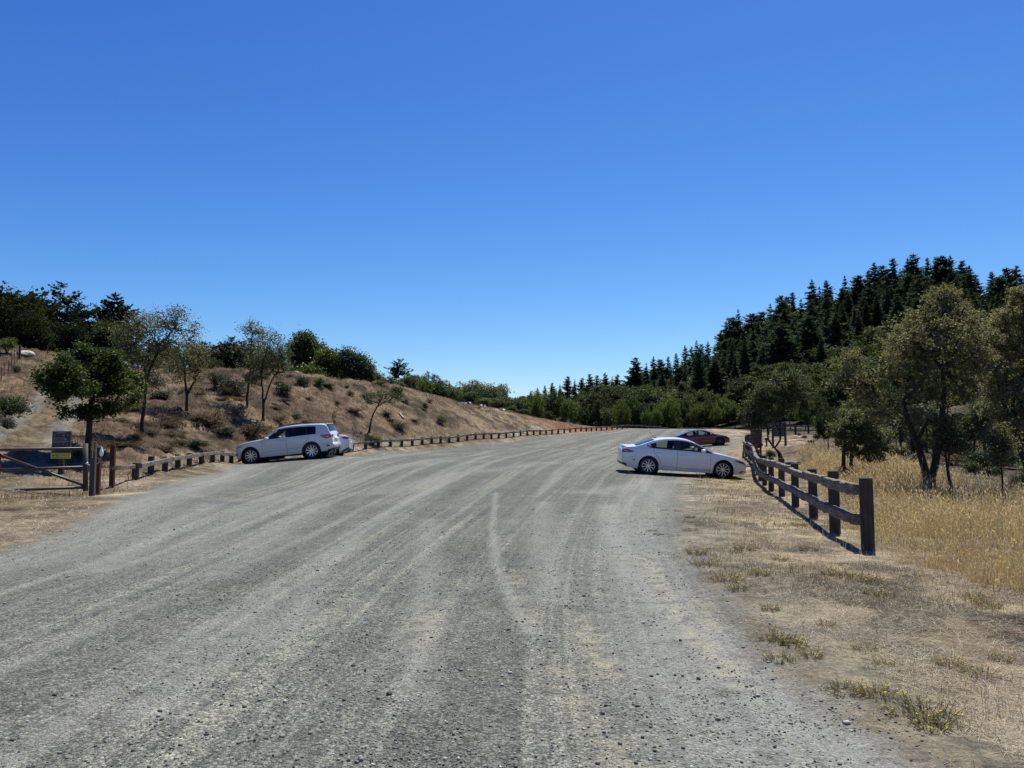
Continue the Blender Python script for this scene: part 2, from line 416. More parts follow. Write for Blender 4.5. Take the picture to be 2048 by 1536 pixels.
# ------------------------------------------------------------------ ground
def pxline(pts): return [tuple(hit(u, v).xy) for u, v in pts]
def ground_material():
    m, nt, b = mat('ground_surface')
    P = pos(nt)
    ac = nd(nt, 'ShaderNodeAttribute', attribute_name='zone')
    al = nd(nt, 'ShaderNodeAttribute', attribute_name='edge')
    at_ = nd(nt, 'ShaderNodeAttribute', attribute_name='track')
    ad = nd(nt, 'ShaderNodeAttribute', attribute_name='dust')
    # --- crushed stone
    v1 = voro(nt, P, 48, 'Color'); d1 = voro(nt, P, 48, 'Distance')
    s1 = nt.nodes.new('ShaderNodeSeparateColor'); lk(nt, v1, s1.inputs[0])
    v2 = voro(nt, P, 115, 'Color'); d2 = voro(nt, P, 115, 'Distance')
    s2 = nt.nodes.new('ShaderNodeSeparateColor'); lk(nt, v2, s2.inputs[0])
    st = mth(nt, 'ADD', mth(nt, 'MULTIPLY', s1.outputs[0], .5), mth(nt, 'MULTIPLY', s2.outputs[1], .5))
    g1 = ramp(nt, st, [(.10, (.062, .063, .057)), (.34, (.128, .130, .116)), (.64, (.182, .184, .163)), (.92, (.31, .31, .275))])
    g1 = mixc(nt, 1.0, g1, ramp(nt, d1, [(.15, (1.10, 1.10, 1.10)), (.5, (.93, .93, .93)), (.8, (.55, .55, .56))]), 'MULTIPLY')
    big = noise(nt, P, .55, 5, .6)
    g1 = mixc(nt, 1.0, g1, ramp(nt, big, [(.3, (.80, .82, .83)), (.7, (1.13, 1.11, 1.06))]), 'MULTIPLY')
    cv_ = voro(nt, P, 7.5, 'Color'); s3 = nt.nodes.new('ShaderNodeSeparateColor'); lk(nt, cv_, s3.inputs[0])
    g1 = mixc(nt, 1.0, g1, ramp(nt, s3.outputs[0], [(.0, (.86, .86, .87)), (.5, (1, 1, 1)), (1, (1.11, 1.11, 1.09))]), 'MULTIPLY')
    med = noise(nt, P, 7, 5, .7)
    g1 = mixc(nt, 1.0, g1, ramp(nt, med, [(.3, (.84, .84, .85)), (.7, (1.15, 1.15, 1.13))]), 'MULTIPLY')
    # --- wheel tracks: noise stretched along the driving direction
    tv = at_.outputs['Vector']
    t1 = noise(nt, scl(nt, tv, (.95, .022, 1)), 1.5, 3, .55)
    t2 = noise(nt, scl(nt, tv, (3.2, .035, 1)), 1.6, 3, .6)
    t3 = noise(nt, scl(nt, tv, (9.5, .06, 1)), 1.6, 3, .6)
    tt = mth(nt, 'ADD', mth(nt, 'ADD', mth(nt, 'MULTIPLY', t1, .36), mth(nt, 'MULTIPLY', t2, .36)), mth(nt, 'MULTIPLY', t3, .28))
    tone = ramp(nt, tt, [(.41, (.80, .80, .80)), (.5, (.97, .97, .97)), (.58, (1.42, 1.40, 1.33))])
    g1 = mixc(nt, 1.0, g1, tone, 'MULTIPLY')
    fine = ramp(nt, st, [(.1, (.18, .18, .165)), (.5, (.255, .255, .233)), (.9, (.30, .30, .272))])
    cream = ramp(nt, st, [(.1, (.19, .18, .135)), (.5, (.31, .29, .20)), (.9, (.38, .35, .255))])
    sd = nt.nodes.new('ShaderNodeSeparateColor'); lk(nt, ad.outputs['Color'], sd.inputs[0])
    br = noise(nt, P, 5, 6, .7)
    k1 = mth(nt, 'MULTIPLY', sd.outputs[0], ramp(nt, br, [(.34, (.25, .25, .25)), (.54, (1, 1, 1))]))
    k2 = mth(nt, 'MULTIPLY', sd.outputs[1], ramp(nt, br, [(.42, (0, 0, 0)), (.56, (1, 1, 1))]))
    grav = mixc(nt, mth(nt, 'MULTIPLY', k1, .85), g1, fine)
    grav = mixc(nt, mth(nt, 'MULTIPLY', k2, .8), grav, cream)
    # --- soil and thatch
    fib = noise(nt, scl(nt, P, (1, 1, 1)), 26, 6, .75)
    fib2 = noise(nt, P, 3.2, 6, .7)
    fib3 = noise(nt, P, 90, 3, .7)
    tex = mth(nt, 'ADD', mth(nt, 'ADD', mth(nt, 'MULTIPLY', fib, .4), mth(nt, 'MULTIPLY', fib2, .35)), mth(nt, 'MULTIPLY', fib3, .25))
    dirt = mixc(nt, 1.0, ac.outputs['Color'], ramp(nt, tex, [(.36, (.22, .20, .19)), (.49, (.85, .85, .85)), (.62, (1.85, 1.80, 1.70))]), 'MULTIPLY')
    mo = noise(nt, P, 1.05, 9, .74)
    dirt = mixc(nt, 1.0, dirt, ramp(nt, mo, [(.37, (.46, .44, .42)), (.5, (.95, .95, .95)), (.62, (1.32, 1.31, 1.27))]), 'MULTIPLY')
    # --- blend where gravel thins out at the edge
    en = mth(nt, 'SUBTRACT', noise(nt, P, 1.3, 7, .7), .5)
    e = mth(nt, 'ADD', al.outputs['Fac'], mth(nt, 'MULTIPLY', en, 1.9))
    mr = nd(nt, 'ShaderNodeMapRange', interpolation_type='SMOOTHSTEP', i_1=-.28, i_2=.42); lk(nt, e, mr.inputs[0])
    k = mr.outputs[0]
    lk(nt, mixc(nt, k, dirt, grav), b.inputs['Base Color'])
    b.inputs['Roughness'].default_value = .93; b.inputs['Specular IOR Level'].default_value = .1
    hg = mth(nt, 'ADD', mth(nt, 'MULTIPLY', mth(nt, 'SUBTRACT', 1, d1), .7), mth(nt, 'MULTIPLY', mth(nt, 'SUBTRACT', 1, d2), .35))
    hd = mth(nt, 'ADD', mth(nt, 'MULTIPLY', fib, 1.6), mth(nt, 'MULTIPLY', fib2, 2.4))
    hm = nt.nodes.new('ShaderNodeMix'); lk(nt, k, hm.inputs[0]); lk(nt, hd, hm.inputs[2]); lk(nt, hg, hm.inputs[3])
    bump(nt, hm.outputs[0], .9, .022, b)
    return m

az = np.concatenate([np.radians(np.linspace(-180, -64, 24, endpoint=False)), np.radians(np.linspace(-64, -40, 40, endpoint=False)),
                     np.radians(np.linspace(-40, 40, 600)), np.radians(np.linspace(40, 64, 41))[1:], np.radians(np.linspace(64, 180, 24, endpoint=False))[1:]])
rr = np.concatenate([np.geomspace(.25, 2.6, 14)[:-1], np.geomspace(2.6, 130, 560)[:-1], np.geomspace(130, 6000, 130)])
AZ, RR = np.meshgrid(az, rr)
X = (np.sin(AZ) * RR).ravel(); Y = (np.cos(AZ) * RR).ravel()
Z = gz(X, Y)
na, nr = len(az), len(rr)
edge = sdist(X, Y, LOT)
# two gravel ruts of the trail
td = pdist(X, Y, TRAIL)
rut = .34 - np.abs(td - .85)
rut = rut - (1 - sst(Y, 23, 27)) * .3
rut = np.where(Y > 50, rut - (Y - 50) * .2, rut)
gate_apron = np.array(pxline([(-40, 1015), (60, 1000), (150, 985), (60, 965), (-40, 960)]))
edge_s = np.maximum(edge, np.where(X < -5, rut, -9))
# driving direction coordinates
from_l = np.interp(Y, [0, 10, 18, 33, 50, 64, 84, 108], [-7.4, -7.5, -9.3, -11.6, -9.8, -4.6, 4.8, 18.7]); from_r = np.interp(Y, [0, 5, 9.5, 13.7, 20.5, 31, 52, 75, 103], [2, 1.95, 2.3, 3.05, 4.55, 7.2, 14.2, 21.3, 25.7])
ker = lambda a: np.interp(Y, np.linspace(0, 110, 111), np.convolve(np.pad(np.interp(np.linspace(0, 110, 111), *a), 6, 'edge'), np.ones(13) / 13, 'valid'))
from_l = ker(([0, 10, 18, 33, 50, 64, 84, 108], [-7.4, -7.5, -9.3, -11.6, -9.8, -4.6, 4.8, 18.7])); from_r = ker(([0, 5, 9.5, 13.7, 20.5, 31, 52, 75, 103], [2, 1.95, 2.3, 3.05, 4.55, 7.2, 14.2, 21.3, 25.7]))
tw = (fbm(X * .06, Y * .03, 31, 3) - .5) * 1.2
track = np.stack([(X - from_l) / (from_r - from_l) * 10 + tw, Y, np.zeros_like(X)], -1)
def streak(pts, w): return np.exp(-(pdist(X, Y, pxline(pts)) / w) ** 2)
wx = X + (fbm(X * 1.5, Y * .6, 77, 3) - .5) * .25
d1 = np.maximum.reduce([
    streak([(1222, 1010), (1228, 1060), (1262, 1140), (1340, 1235), (1470, 1350), (1610, 1440), (1760, 1536)], .34),
    .8 * streak([(992, 985), (985, 1050), (992, 1130), (1022, 1195), (1058, 1265)], .07),
    .6 * streak([(1090, 1005), (1080, 1080), (1110, 1200)], .25),
    .7 * streak([(420, 1010), (330, 1060), (200, 1140)], .35),
    .7 * streak([(260, 1010), (360, 985), (440, 958), (470, 938)], .9),
    .6 * streak([(560, 1180), (420, 1300), (300, 1420)], .22),
    .5 * streak([(640, 1010), (560, 1060), (430, 1150)], .3),
    .55 * streak([(720, 1050), (640, 1150), (540, 1290)], .2),
    .5 * streak([(560, 990), (480, 1030), (330, 1120)], .35),
    .5 * streak([(860, 1040), (850, 1200), (830, 1400)], .16),
    .5 * streak([(760, 985), (900, 950), (1100, 925)], .5), .5 * streak([(560, 1000), (700, 955), (900, 920)], .5),
    .7 * streak([(1180, 985), (1280, 970), (1370, 962)], .5)])
d2 = np.maximum.reduce([
    streak([(1162, 1235), (1180, 1290), (1215, 1345)], .10), .8 * streak([(1290, 1110), (1330, 1190), (1400, 1290), (1480, 1370)], .12),
    .6 * streak([(1110, 1340), (1190, 1450), (1250, 1536)], .13), .6 * streak([(1020, 1140), (1060, 1250)], .1),
    .7 * streak([(1395, 1200), (1430, 1260)], .09), .5 * streak([(860, 1210), (840, 1300)], .14), .5 * streak([(370, 990), (480, 1000)], .3)])
d1 = np.maximum(d1, .8 * np.exp(-((edge - .75) / .5) ** 2) * (X > 0) * (1 - sst(Y, 22, 30)))
d1 = np.maximum(d1, .6 * np.exp(-((edge - .9) / .7) ** 2) * (X < 0) * (Y < 34))
for c_, w_, k_ in ((8.9, .15, .95), (8.4, .12, .85), (7.15, .11, .75), (5.25, .10, .75), (4.7, .10, .7), (4.1, .07, .6), (3.4, .11, .8), (2.9, .10, .7), (2.2, .08, .6), (1.6, .12, .8), (1.1, .10, .7), (.6, .12, .6)):
    ph_ = np.sin(Y * .07 + c_ * 3) * .35 + np.sin(Y * .31 + c_) * .06
    d1 = np.maximum(d1, k_ * np.exp(-((track[:, 0] - c_ - ph_) / w_) ** 2) * (Y < 60) * sst(fbm(X * .2, Y * .12, int(c_ * 10), 3), .35, .6))
dust = np.stack([d1, d2, np.zeros_like(d1), np.ones_like(d1)], -1)
# colours of the bare ground, zone by zone
n1 = fbm(X * .35, Y * .35, 11, 5)[:, None]; n2 = fbm(X * 1.7, Y * 1.7, 13, 4)[:, None]; n3 = fbm(X * .09, Y * .09, 15, 4)[:, None]
n4 = fbm(X * .9, Y * .9, 18, 5)[:, None]
def cmix(a, b, t): return np.asarray(a) * (1 - t) + np.asarray(b) * t
hill = cmix((.125, .090, .062), (.245, .182, .124), sst(n1, .38, .66))
hill = cmix(hill, (.055, .042, .032), sst(n4, .54, .64) * .85)
hill = cmix(hill, (.15, .092, .065), sst(n3, .5, .62) * .4)
verge = cmix((.185, .135, .10), (.36, .29, .20), sst(n1, .35, .62))
verge = cmix(verge, (.088, .073, .057), sst(n2, .52, .64) * .85)
verge = cmix(verge, (.52, .43, .29), sst(n4, .58, .7) * .6)
gatez = cmix((.35, .30, .225), (.19, .145, .105), sst(n1, .42, .62))
gatez = cmix(gatez, (.13, .11, .07), sst(n4, .58, .68) * .6)
forest = cmix((.045, .042, .026), (.09, .072, .045), sst(n1, .4, .7))
golden = cmix((.25, .19, .11), (.16, .115, .07), sst(n1, .4, .7))
bank = cmix((.10, .075, .06), (.17, .13, .105), sst(n2, .4, .65))
strip = cmix((.36, .29, .18), (.30, .23, .14), sst(n1, .4, .65))
pathc = np.array((.34, .31, .27))
zone = hill.copy()
def W(w, c):
    global zone
    zone = cmix(zone, c, np.clip(w, 0, 1)[:, None])
xr = np.interp(Y, [0, 8, 10, 15, 21, 30, 45, 62, 75], [3.9, 4.4, 4.9, 5.9, 7, 8.8, 13.4, 18.4, 22.5])   # right fence line
right = sst(X, 1.5, 2.5) * (Y < 95)
W(right * (X > -1), verge)
W(right * (X > -1) * (1 - sst(-edge, .2, 1.3)) * .7, (.265, .24, .20))
near_left = sst(-X, 5, 7) * (1 - sst(Y, 23, 27))
W(near_left, gatez)
lfd = pdist(X, Y, LF)
W((1 - sst(lfd, .6, 1.8)) * (edge < .3) * .8, gatez)
fs = sdist(X, Y, FIELD)
W(sst(fs, -.6, .6), golden)
W(sst(-pdist(X, Y, [(7.2, 24), (9.6, 31), (14.2, 45), (19.3, 62)]), -1.6, -.5) * (edge < 0), strip)
bk = pxline([(1700, 902), (1790, 905), (1900, 918), (2048, 940), (2300, 960)])
W(1 - sst(pdist(X, Y, bk), 2, 9), bank)
W((1 - sst(pdist(X, Y, [(26, 92), (30, 87), (35, 85)]), 1.5, 3)), pathc)
W((1 - sst(pdist(X, Y, [(24, 97), (28, 104), (36, 108)]), 5, 8)), strip)
W(1 - sst(pdist(X, Y, pxline([(1110, 851), (1165, 856), (1215, 858)])), 1.5, 5), cmix((.30, .135, .075), (.22, .11, .07), n2))
W(sst(np.hypot(X, Y), 112, 135) * sst(X, -25, 10), forest)
W(sst(Y, 88, 110) * sst(-X, -30, 10) * .7, forest)
W((1 - sst(td, 1.4, 2.4)) * (Y > 15) * (Y < 60) * (X < -6) * .75, cmix((.24, .19, .13), (.14, .108, .075), sst(n2, .4, .6)))
red = np.exp(-(np.hypot(X + 7.6, (Y - 12.5) * .5) / 1.6) ** 2)
W(red * .5, (.33, .27, .215))
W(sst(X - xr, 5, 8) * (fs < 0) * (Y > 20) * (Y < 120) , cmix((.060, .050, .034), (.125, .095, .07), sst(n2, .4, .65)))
zone[:, :3] *= np.where((X < -4) & (edge < 0) & (Y > 24), .84, 1)[:, None] * np.where((X > 0)[:, None], np.array([[.775, .785, .735]]), np.array([[.785, .785, .735]]))
zone = np.concatenate([zone, np.ones((len(zone), 1))], 1)
idx = np.arange(na * nr).reshape(nr, na)
q = np.stack([idx[:-1, :-1], idx[:-1, 1:], idx[1:, 1:], idx[1:, :-1]], -1).reshape(-1, 4)
seam = np.stack([idx[:-1, -1], idx[:-1, 0], idx[1:, 0], idx[1:, -1]], -1)
q = np.concatenate([q, seam])[:, ::-1]
qx, qy = X[q].mean(1), Y[q].mean(1)
q_lot = edge[q].mean(1) > 0
q_trail = (~q_lot) & (td[q].mean(1) < 1.7) & (qx < -6) & (qy < 62) & (qy > 17.5)
q_hill = (~q_lot) & (np.hypot(qx, qy) > 135) & (qx > -10)
Vall = np.stack([X, Y, Z], -1)
GM = ground_material()
def sub(name, sel):
    f = q[sel]; used = np.unique(f); mp = np.zeros(len(X), np.int32); mp[used] = np.arange(len(used))
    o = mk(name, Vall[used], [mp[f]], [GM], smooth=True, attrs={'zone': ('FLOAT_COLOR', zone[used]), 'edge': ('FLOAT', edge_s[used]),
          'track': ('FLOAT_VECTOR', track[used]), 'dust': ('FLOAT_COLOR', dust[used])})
    o['kind'] = 'structure'; return o
o = sub('gravel_lot', q_lot); o['label'] = 'grey gravel parking lot with pale wheel tracks'; o['category'] = 'parking lot'
o = sub('dirt_track', q_trail); o['label'] = 'two rut dirt track climbing the slope behind the gate'; o['category'] = 'track'
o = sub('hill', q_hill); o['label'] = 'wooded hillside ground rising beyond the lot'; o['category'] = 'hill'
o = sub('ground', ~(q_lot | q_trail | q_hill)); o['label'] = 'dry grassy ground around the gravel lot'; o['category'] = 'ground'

# ------------------------------------------------------------------ loose stones on the gravel
def stones():
    t = (1 + 5 ** .5) / 2
    ico = np.array([(-1, t, 0), (1, t, 0), (-1, -t, 0), (1, -t, 0), (0, -1, t), (0, 1, t), (0, -1, -t), (0, 1, -t), (t, 0, -1), (t, 0, 1), (-t, 0, -1), (-t, 0, 1)]) / 1.9
    fc = np.array([(0, 11, 5), (0, 5, 1), (0, 1, 7), (0, 7, 10), (0, 10, 11), (1, 5, 9), (5, 11, 4), (11, 10, 2), (10, 7, 6), (7, 1, 8), (3, 9, 4), (3, 4, 2), (3, 2, 6), (3, 6, 8), (3, 8, 9), (4, 9, 5), (2, 4, 11), (6, 2, 10), (8, 6, 7), (9, 8, 1)])
    N = 72000
    r = 3.0 + 15 * rng.random(N) ** 1.7
    a = np.radians(rng.uniform(-42, 42, N))
    x, y = np.sin(a) * r, np.cos(a) * r
    dens = fbm(x * .7, y * .35, 41, 4); cl = fbm(x * 3, y * 3, 43, 3)
    ins = sdist(x, y, LOT)
    keep = (ins > -.25) & (rng.random(N) < sst(dens, .36, .62) * .75 + .25) & (rng.random(N) < .35 + sst(cl, .4, .6))
    x, y = x[keep], y[keep]; n = len(x)
    s = np.clip(np.exp(rng.normal(math.log(.0039), .44, n)), .0024, .016) * (1 + .015 * np.hypot(x, y))
    sc3 = np.stack([rng.uniform(.7, 1.35, n), rng.uniform(.7, 1.35, n), rng.uniform(.5, .95, n)], -1) * s[:, None]
    V = ico[None] * (1 + rng.uniform(-.36, .36, (n, 12, 1)))
    V = V * sc3[:, None]
    th = rng.uniform(0, 6.28, n); c, s_ = np.cos(th)[:, None], np.sin(th)[:, None]
    V = np.stack([V[..., 0] * c - V[..., 1] * s_, V[..., 0] * s_ + V[..., 1] * c, V[..., 2]], -1)
    z = gz(x, y)
    V += np.stack([x, y, z + sc3[:, 2] * .45], -1)[:, None]
    fcs = (fc[None] + (np.arange(n) * 12)[:, None, None]).reshape(-1, 3)
    m, nt, b = mat('loose_stone')
    g = nt.nodes.new('ShaderNodeNewGeometry')
    lk(nt, ramp(nt, g.outputs['Random Per Island'], [(.05, (.06, .06, .055)), (.35, (.13, .13, .118)), (.72, (.20, .20, .18)), (.97, (.38, .375, .335))]), b.inputs['Base Color'])
    b.inputs['Roughness'].default_value = .85
    o = mk('gravel', V.reshape(-1, 3), [fcs], [m])
    o['kind'] = 'stuff'; o['label'] = 'loose grey stones scattered over the gravel lot'; o['category'] = 'gravel'
stones()

# ------------------------------------------------------------------ grasses
def blades(name, x, y, z, h, w, mt, lean=.35, head=0., flat=None, label='', cat='grass', curl=1.0):
    n = len(x)
    th = rng.uniform(0, 6.283, n)
    ld = np.stack([np.cos(th), np.sin(th)], -1)
    fa = th + rng.uniform(-1.2, 1.2, n) + 1.57
    side = np.stack([np.cos(fa), np.sin(fa), np.zeros(n)], -1) * (w * .5)[:, None]
    ln = np.abs(rng.normal(0, lean, n)) if flat is None else flat
    base = np.stack([x, y, z - .01], -1)
    up = np.stack([ld[:, 0] * np.sin(ln), ld[:, 1] * np.sin(ln), np.cos(ln)], -1)
    ln2 = np.minimum(ln * (1 + curl) + .1, 2.0)
    up2 = np.stack([ld[:, 0] * np.sin(ln2), ld[:, 1] * np.sin(ln2), np.cos(ln2)], -1)
    mid = base + up * (h * .55)[:, None]; tip = mid + up2 * (h * .45)[:, None]
    V = np.stack([base - side, base + side, mid + side * .8, mid - side * .8, tip], 1)
    i = (np.arange(n) * 5)[:, None]
    qd = i + np.array([0, 1, 2, 3]); tr = i + np.array([3, 2, 4])
    V = V.reshape(-1, 3); FL = [qd, tr]
    if head > 0:
        k = rng.random(n) < head; m_ = k.sum()
        hl = (h[k] * rng.uniform(.12, .2, m_))[:, None]; hw = side[k] * rng.uniform(1.6, 2.6, (m_, 1))
        t0 = tip[k] - up2[k] * hl * .6; up3 = up2[k] + np.array([0, 0, -.5]); t1 = tip[k] + up3 * hl * .5
        H = np.stack([t0, (t0 + t1) / 2 + hw, t1, (t0 + t1) / 2 - hw], 1).reshape(-1, 3)
        FL.append(len(V) + (np.arange(m_) * 4)[:, None] + np.array([0, 1, 2, 3])); V = np.concatenate([V, H])
    o = mk(name, V, FL, [mt, M['goldhead']], mi=np.concatenate([np.full(len(f), int(i == 2)) for i, f in enumerate(FL)]))
    o['kind'] = 'stuff'; o['label'] = label; o['category'] = cat
    return o
def scatter(n, rmin, rmax, a0, a1, p=1.5):
    r = rmin * (rmax / rmin) ** (rng.random(n) ** (1 / p)); a = np.radians(rng.uniform(a0, a1, n))
    return np.sin(a) * r, np.cos(a) * r
# tall golden field right of the fence
x, y = scatter(150000, 8, 62, 17, 42, 1.05)
s = sdist(x, y, FIELD) + (fbm(x * .8, y * .8, 51, 4) - .5) * 1.5
k = (s > 0) & (rng.random(len(x)) < .12 + 1.2 * sst(fbm(x * .6, y * .6, 53, 4), .32, .62))
x, y = x[k], y[k]; r = np.hypot(x, y)
h = np.where(rng.random(len(x)) < .12, rng.uniform(.6, .95, len(x)), rng.uniform(.25, .65, len(x))) * (.72 + .5 * fbm(x * .3, y * .3, 55, 3)) * np.clip(s[k] / 1.5 + .35, .35, 1)
blades('tall_grass', x, y, gz(x, y), h, np.maximum(.0032, r * .00036) * rng.uniform(.6, 1.4, len(x)), M['gold'], .5, .75, label='tall golden dry grass in the field right of the fence')
# flattened straw and dry stubble on the verge
x, y = scatter(190000, 3.2, 40, 4, 42, 1.0)
sd = sdist(x, y, LOT); fd = sdist(x, y, FIELD)
dn = fbm(x * .9, y * .9, 61, 4)
k = (sd < -.1 - .5 * vn(x * 2, y * 2, 3)) & (fd < .8) & (y < 60) & (rng.random(len(x)) < sst(dn, .3, .56) * sst(-sd, .0, .7) * .75 + .3 * sst(-sd, .0, .4))
x, y = x[k], y[k]; r = np.hypot(x, y)
fl = np.where(rng.random(len(x)) < .93, rng.uniform(1.3, 1.55, len(x)), np.abs(rng.normal(0, .6, len(x))))
blades('dry_straw', x, y, gz(x, y) + .012, rng.uniform(.05, .2, len(x)), np.maximum(.0028, r * .00038), M['straw'], flat=fl, curl=.05, label='flattened pale straw over the roadside verge')
x, y = scatter(110000, 3.2, 34, 4, 42, 1.0)
sd = sdist(x, y, LOT); fd = sdist(x, y, FIELD); dn = fbm(x * .6 + 9, y * .6, 63, 4)
k = (sd < -.2) & (fd < .3) & (rng.random(len(x)) < sst(dn, .42, .66) * sst(-sd, .0, 1.0))
x, y = x[k], y[k]; r = np.hypot(x, y)
blades('dry_stubble', x, y, gz(x, y), rng.uniform(.03, .10, len(x)), np.maximum(.003, r * .0004), M['brownstraw'], .95, label='short brown stubble on the roadside verge')
x, y = scatter(150000, 3.2, 40, 4, 42, 1.0)
sd = sdist(x, y, LOT); fd = sdist(x, y, FIELD); dn = fbm(x * 1.1 + 3, y * 1.1, 64, 4); d2_ = fbm(x * .35, y * .35, 66, 3)
k = (sd < -.15) & (fd < .2) & (rng.random(len(x)) < sst(dn, .5, .68) * sst(d2_, .4, .6))
x, y = x[k], y[k]; r = np.hypot(x, y)
blades('verge_weeds', x, y, gz(x, y), rng.uniform(.025, .10, len(x)), np.maximum(.003, r * .0004), M['weed'], .8, label='thin grey green weeds growing low over the roadside verge')
# dry grass on the left slope
x, y = scatter(170000, 20, 100, -42, 6, 1.0)
sd = sdist(x, y, LOT); lfd = pdist(x, y, LF); tdx = pdist(x, y, TRAIL)
dn = fbm(x * .5, y * .5, 65, 4)
k = (sd < -.7) & (tdx > 1.3) & (rng.random(len(x)) < sst(dn, .34, .6) + .1) & ((y > 24) | (x < -10.2)) & (rng.random(len(x)) < .3 + .7 * sst(y, 22, 30))
x, y = x[k], y[k]; r = np.hypot(x, y)
kk = rng.random(len(x)) < .45 + .5 * (fbm(x * .2, y * .2, 67, 3) - .5)
for nm, sel, mt, lb, hh in (('hillside_grass', kk, M['hillstraw'], 'pale dry grass covering the left slope', .30), ('hillside_thatch', ~kk, M['brownstraw'], 'brown dry thatch covering the left slope', .26)):
    blades(nm, x[sel], y[sel], gz(x[sel], y[sel]), rng.uniform(.08, hh, sel.sum()) * (.7 + .6 * dn[k][sel]), np.maximum(.004, r[sel] * .00048), mt, .75, label=lb)
# thin straw on the ground before the gate
x, y = scatter(26000, 9, 30, -42, -16, 1.0)
sd = sdist(x, y, LOT); dn = fbm(x, y, 69, 4)
k = (sd < -.1) & (x < -6.5) & (y < 26) & (rng.random(len(x)) < sst(dn, .34, .6))
x, y = x[k], y[k]; r = np.hypot(x, y)
blades('gate_straw', x, y, gz(x, y) + .01, rng.uniform(.05, .2, len(x)), np.maximum(.004, r * .00042), M['straw'], flat=rng.uniform(1.15, 1.55, len(x)), curl=.05, label='thin pale straw on the bare ground before the gate')
# ------------------------------------------------------------------ trees
def leaves(P, size, up=.6, asp=.55, fold=True):
    """one small rhombic leaf at every point"""
    n = len(P)
    nrm = rng.normal(0, 1, (n, 3)); nrm[:, 2] += up * 1.5
    nrm /= np.linalg.norm(nrm, axis=1)[:, None]
    a = np.cross(nrm, rng.normal(0, 1, (n, 3))); a /= np.linalg.norm(a, axis=1)[:, None] + 1e-9
    b = np.cross(nrm, a)
    L = (size * rng.uniform(.6, 1.3, n))[:, None]
    V = np.stack([P - a * L * .5, P + b * L * asp * .5 + nrm * L * .08, P + a * L * .5 - nrm * L * .05, P - b * L * asp * .5 + nrm * L * .08], 1)
    return V.reshape(-1, 3), np.arange(n * 4).reshape(-1, 4)

def tubes(A, B, ra, rb, n=5):
    d = B - A; L = np.linalg.norm(d, axis=1)[:, None] + 1e-9; d = d / L
    ref = np.where(np.abs(d[:, 2:3]) < .9, np.array([[0, 0, 1.]]), np.array([[1., 0, 0]]))
    u = np.cross(d, ref); u /= np.linalg.norm(u, axis=1)[:, None]; w = np.cross(d, u)
    t = np.arange(n) * 2 * np.pi / n
    ring = np.cos(t)[None, :, None] * u[:, None] + np.sin(t)[None, :, None] * w[:, None]
    V = np.concatenate([A[:, None] + ring * ra[:, None, None], B[:, None] + ring * rb[:, None, None]], 1)
    i = (np.arange(len(A)) * 2 * n)[:, None, None]
    k = np.arange(n); k2 = (k + 1) % n
    f = np.stack([k, k2, n + k2, n + k], -1)[None] + i
    return V.reshape(-1, 3), f.reshape(-1, 4)

